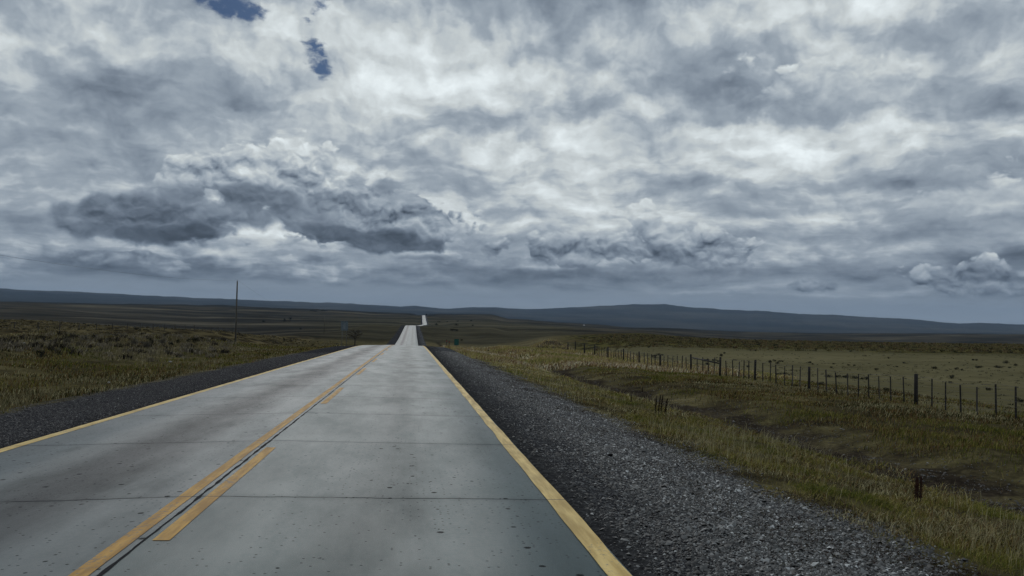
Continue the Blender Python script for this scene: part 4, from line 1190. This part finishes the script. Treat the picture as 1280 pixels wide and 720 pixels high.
# left field
place('dark', 170.5, 411.5, 6, 5, 'single round dark shrub on the pale rim of the left field', None, 60, 260)
place('dark', 51, 446, 8, 10, 'black shrub low in the near left field', None, 30, 120)
for (px_, py_, w__, h__, lab) in [(190, 431, 5, 11, 'tall dark shrub left of the yellow tuft in the tussock row'), (213.5, 432, 6, 7, 'dark shrub directly in front of the yellow tuft'),
                                  (222, 430, 5, 6, 'dark olive shrub just right of the yellow tuft'), (234.5, 429, 5, 7, 'narrow dark shrub left of the widest one in the tussock row'), (243, 430, 9, 8.5, 'widest dark shrub at the right end of the tussock row')]:
    place('dark', px_, py_, w__, h__, lab, None, 40, 120)
for (px_, py_, w__, h__, lab) in [(167, 432, 11, 9, 'grey dry tussock, leftmost of the tussock row'), (183, 435, 12, 10, 'grey dry tussock left of the tall dark shrub'), (203, 430, 10, 8, 'grey dry tussock right of the tall dark shrub'),
                                  (84, 430, 12, 9, 'pale grey tussock in the near left field, left one of two'), (106, 425, 10, 8, 'pale grey tussock in the near left field, right one of two')]:
    place('grey', px_, py_, w__, h__, lab, None, 40, 120, 'tussock')
place('straw', 213, 428, 9, 9, 'bright yellow grass tuft standing in the tussock row', None, 40, 120, 'tussock')
for k_, (px_, py_, w__, h__) in enumerate([(330, 403, 5, 3), (356, 402, 3.5, 5), (363, 401, 3, 5), (375, 412, 3, 3), (393, 390, 9, 3.5), (404, 389, 9, 3)]):
    place('dark', px_, py_, w__, h__, 'dark shrub, ' + ORD[6][k_] + ' far out on the heath between the two poles', 'dark shrubs on the far left heath', 120, 3000)
for (px_, py_, w__, h__, lab) in [(427, 426.5, 5, 4, 'dark shrub beside the foot of the pale sign'), (442, 428.5, 7, 4, 'olive shrub between the pale sign and the bare sapling'), (470, 430.5, 6, 4, 'dark shrub at the foot of the bare sapling')]:
    place('dark', px_, py_, w__, h__, lab, None, 60, 135)
for kd, lst in protos.items():          # prototypes that found no place
    for k, o_ in enumerate(lst):
        if (kd, k) not in used:
            for ch in children(o_): bpy.data.objects.remove(ch)
            bpy.data.objects.remove(o_)
# bare sapling by the crest on the left
x_, y_ = -5.4 - 2.8, 112.0
sp = empty('bare_sapling', (x_ + 0.6, y_, zat(x_, y_))); tag(sp, 'thin dark bare-branched sapling beside the road crest, left side', 'tree')
tr = MB(); tr.tube([(0, 0, -0.2), (0.03, 0, 1.0), (-0.05, 0, 2.0)], [0.09, 0.07, 0.04], 7); tr.build('trunk', M_twig, sp, True)
cr = MB(); rg2 = random.Random(4)
for _ in range(34):
    a = rg2.uniform(0, 6.28); z0 = rg2.uniform(0.8, 2.0); L_ = rg2.uniform(0.5, 1.25)
    e1 = Vector((math.cos(a) * L_ * 0.5, math.sin(a) * L_ * 0.5, z0 + L_ * 0.25)); e2 = Vector((math.cos(a + .3) * L_, math.sin(a + .3) * L_, z0 + L_ * 0.35))
    cr.tube([(0, 0, z0), e1, e2], [0.03, 0.02, 0.008], 4)
    for _k in range(6):
        c = e1.lerp(e2, rg2.random()) + Vector((rg2.uniform(-.2, .2), rg2.uniform(-.2, .2), rg2.uniform(-.15, .2)))
        cr.tri(c, c + Vector((rg2.uniform(-.1, .1), rg2.uniform(-.1, .1), .09)), c + Vector((rg2.uniform(-.12, .12), rg2.uniform(-.1, .1), -.05)))
cr.build('crown', M_twig, sp)

# ------------------------------------------------------------------ dead dock spikes in the verge
def dock(px, py, hpx, stems, mat, label, spread_=0.10, lean=0.0):
    x_, y_ = ground_hit(px, py, 6, 60)
    d_ = math.hypot(x_, y_); H0 = hpx * d_ / 995 * 1.25
    e_ = empty('dock_plant', (x_, y_, zat(x_, y_))); tag(e_, label, 'plant')
    for k in range(stems):
        ox = (k - (stems - 1) / 2) * spread_ * random.uniform(0.8, 1.2); hh = H0 * random.uniform(0.75, 1.05); ln = lean + random.uniform(-0.06, 0.10)
        MB().tube([(ox, 0, -0.02), (ox + ln * hh * .5, 0, hh * .5), (ox + ln * hh, 0, hh)], [0.006, 0.005, 0.003], 5).build('stem', M_twig, e_)
        s_ = MB()
        for q_ in range(300):
            t = random.uniform(0.22, 1.0); a = random.uniform(0, 6.28); rr = 0.021 * (1.15 - t) ** 0.5 * random.uniform(0.3, 1.1) * H0 / 0.42
            c = Vector((ox + ln * hh * t + math.cos(a) * rr, math.sin(a) * rr, hh * t))
            s_.tri(c, c + Vector((random.uniform(-.013, .013), random.uniform(-.013, .013), .020)), c + Vector((random.uniform(-.013, .013), random.uniform(-.013, .013), -.014)))
        s_.build('seed_head', mat, e_)
dock(824, 521, 19, 4, M_seed, 'cluster of four near-black dead dock spikes in the verge grass', 0.085, 0.12)
dock(788.5, 507, 8, 1, M_seed, 'single short black dock spike left of the four-spike cluster', 0.05)
dock(1147, 629, 24, 3, M_rust, 'rusty red-brown dock plant in the grass near the right edge', 0.035, 0.05)
dock(803, 488, 6, 1, M_seed, 'tiny dark dock stub uphill between the two black dock plants', 0.05)

# pale stones lying in the grass
def rock(px, py, wpx, label):
    x_, y_ = ground_hit(px, py, 8, 200); d_ = math.hypot(x_, y_); s_ = wpx * d_ / 995 / 2
    import bmesh
    bm = bmesh.new(); bmesh.ops.create_icosphere(bm, subdivisions=2, radius=s_)
    for v in bm.verts: v.co = Vector((v.co.x * 1.1, v.co.y, v.co.z * 0.65)) * random.uniform(0.86, 1.1)
    me = bpy.data.meshes.new('stone'); bm.to_mesh(me); bm.free(); me.materials.append(M_stone)
    o_ = bpy.data.objects.new('stone', me); COL.objects.link(o_); o_.location = (x_, y_, zat(x_, y_) + s_ * 0.3 + 0.08); tag(o_, label, 'stone')
rock(212.5, 454.5, 3.6, 'small pale stone alone in the green verge below the tussock row')
rock(136, 481, 3, 'small pale stone at the grassy edge of the left gravel shoulder')
rock(30, 430, 3, 'small pale stone in the near left field below the faint fence')
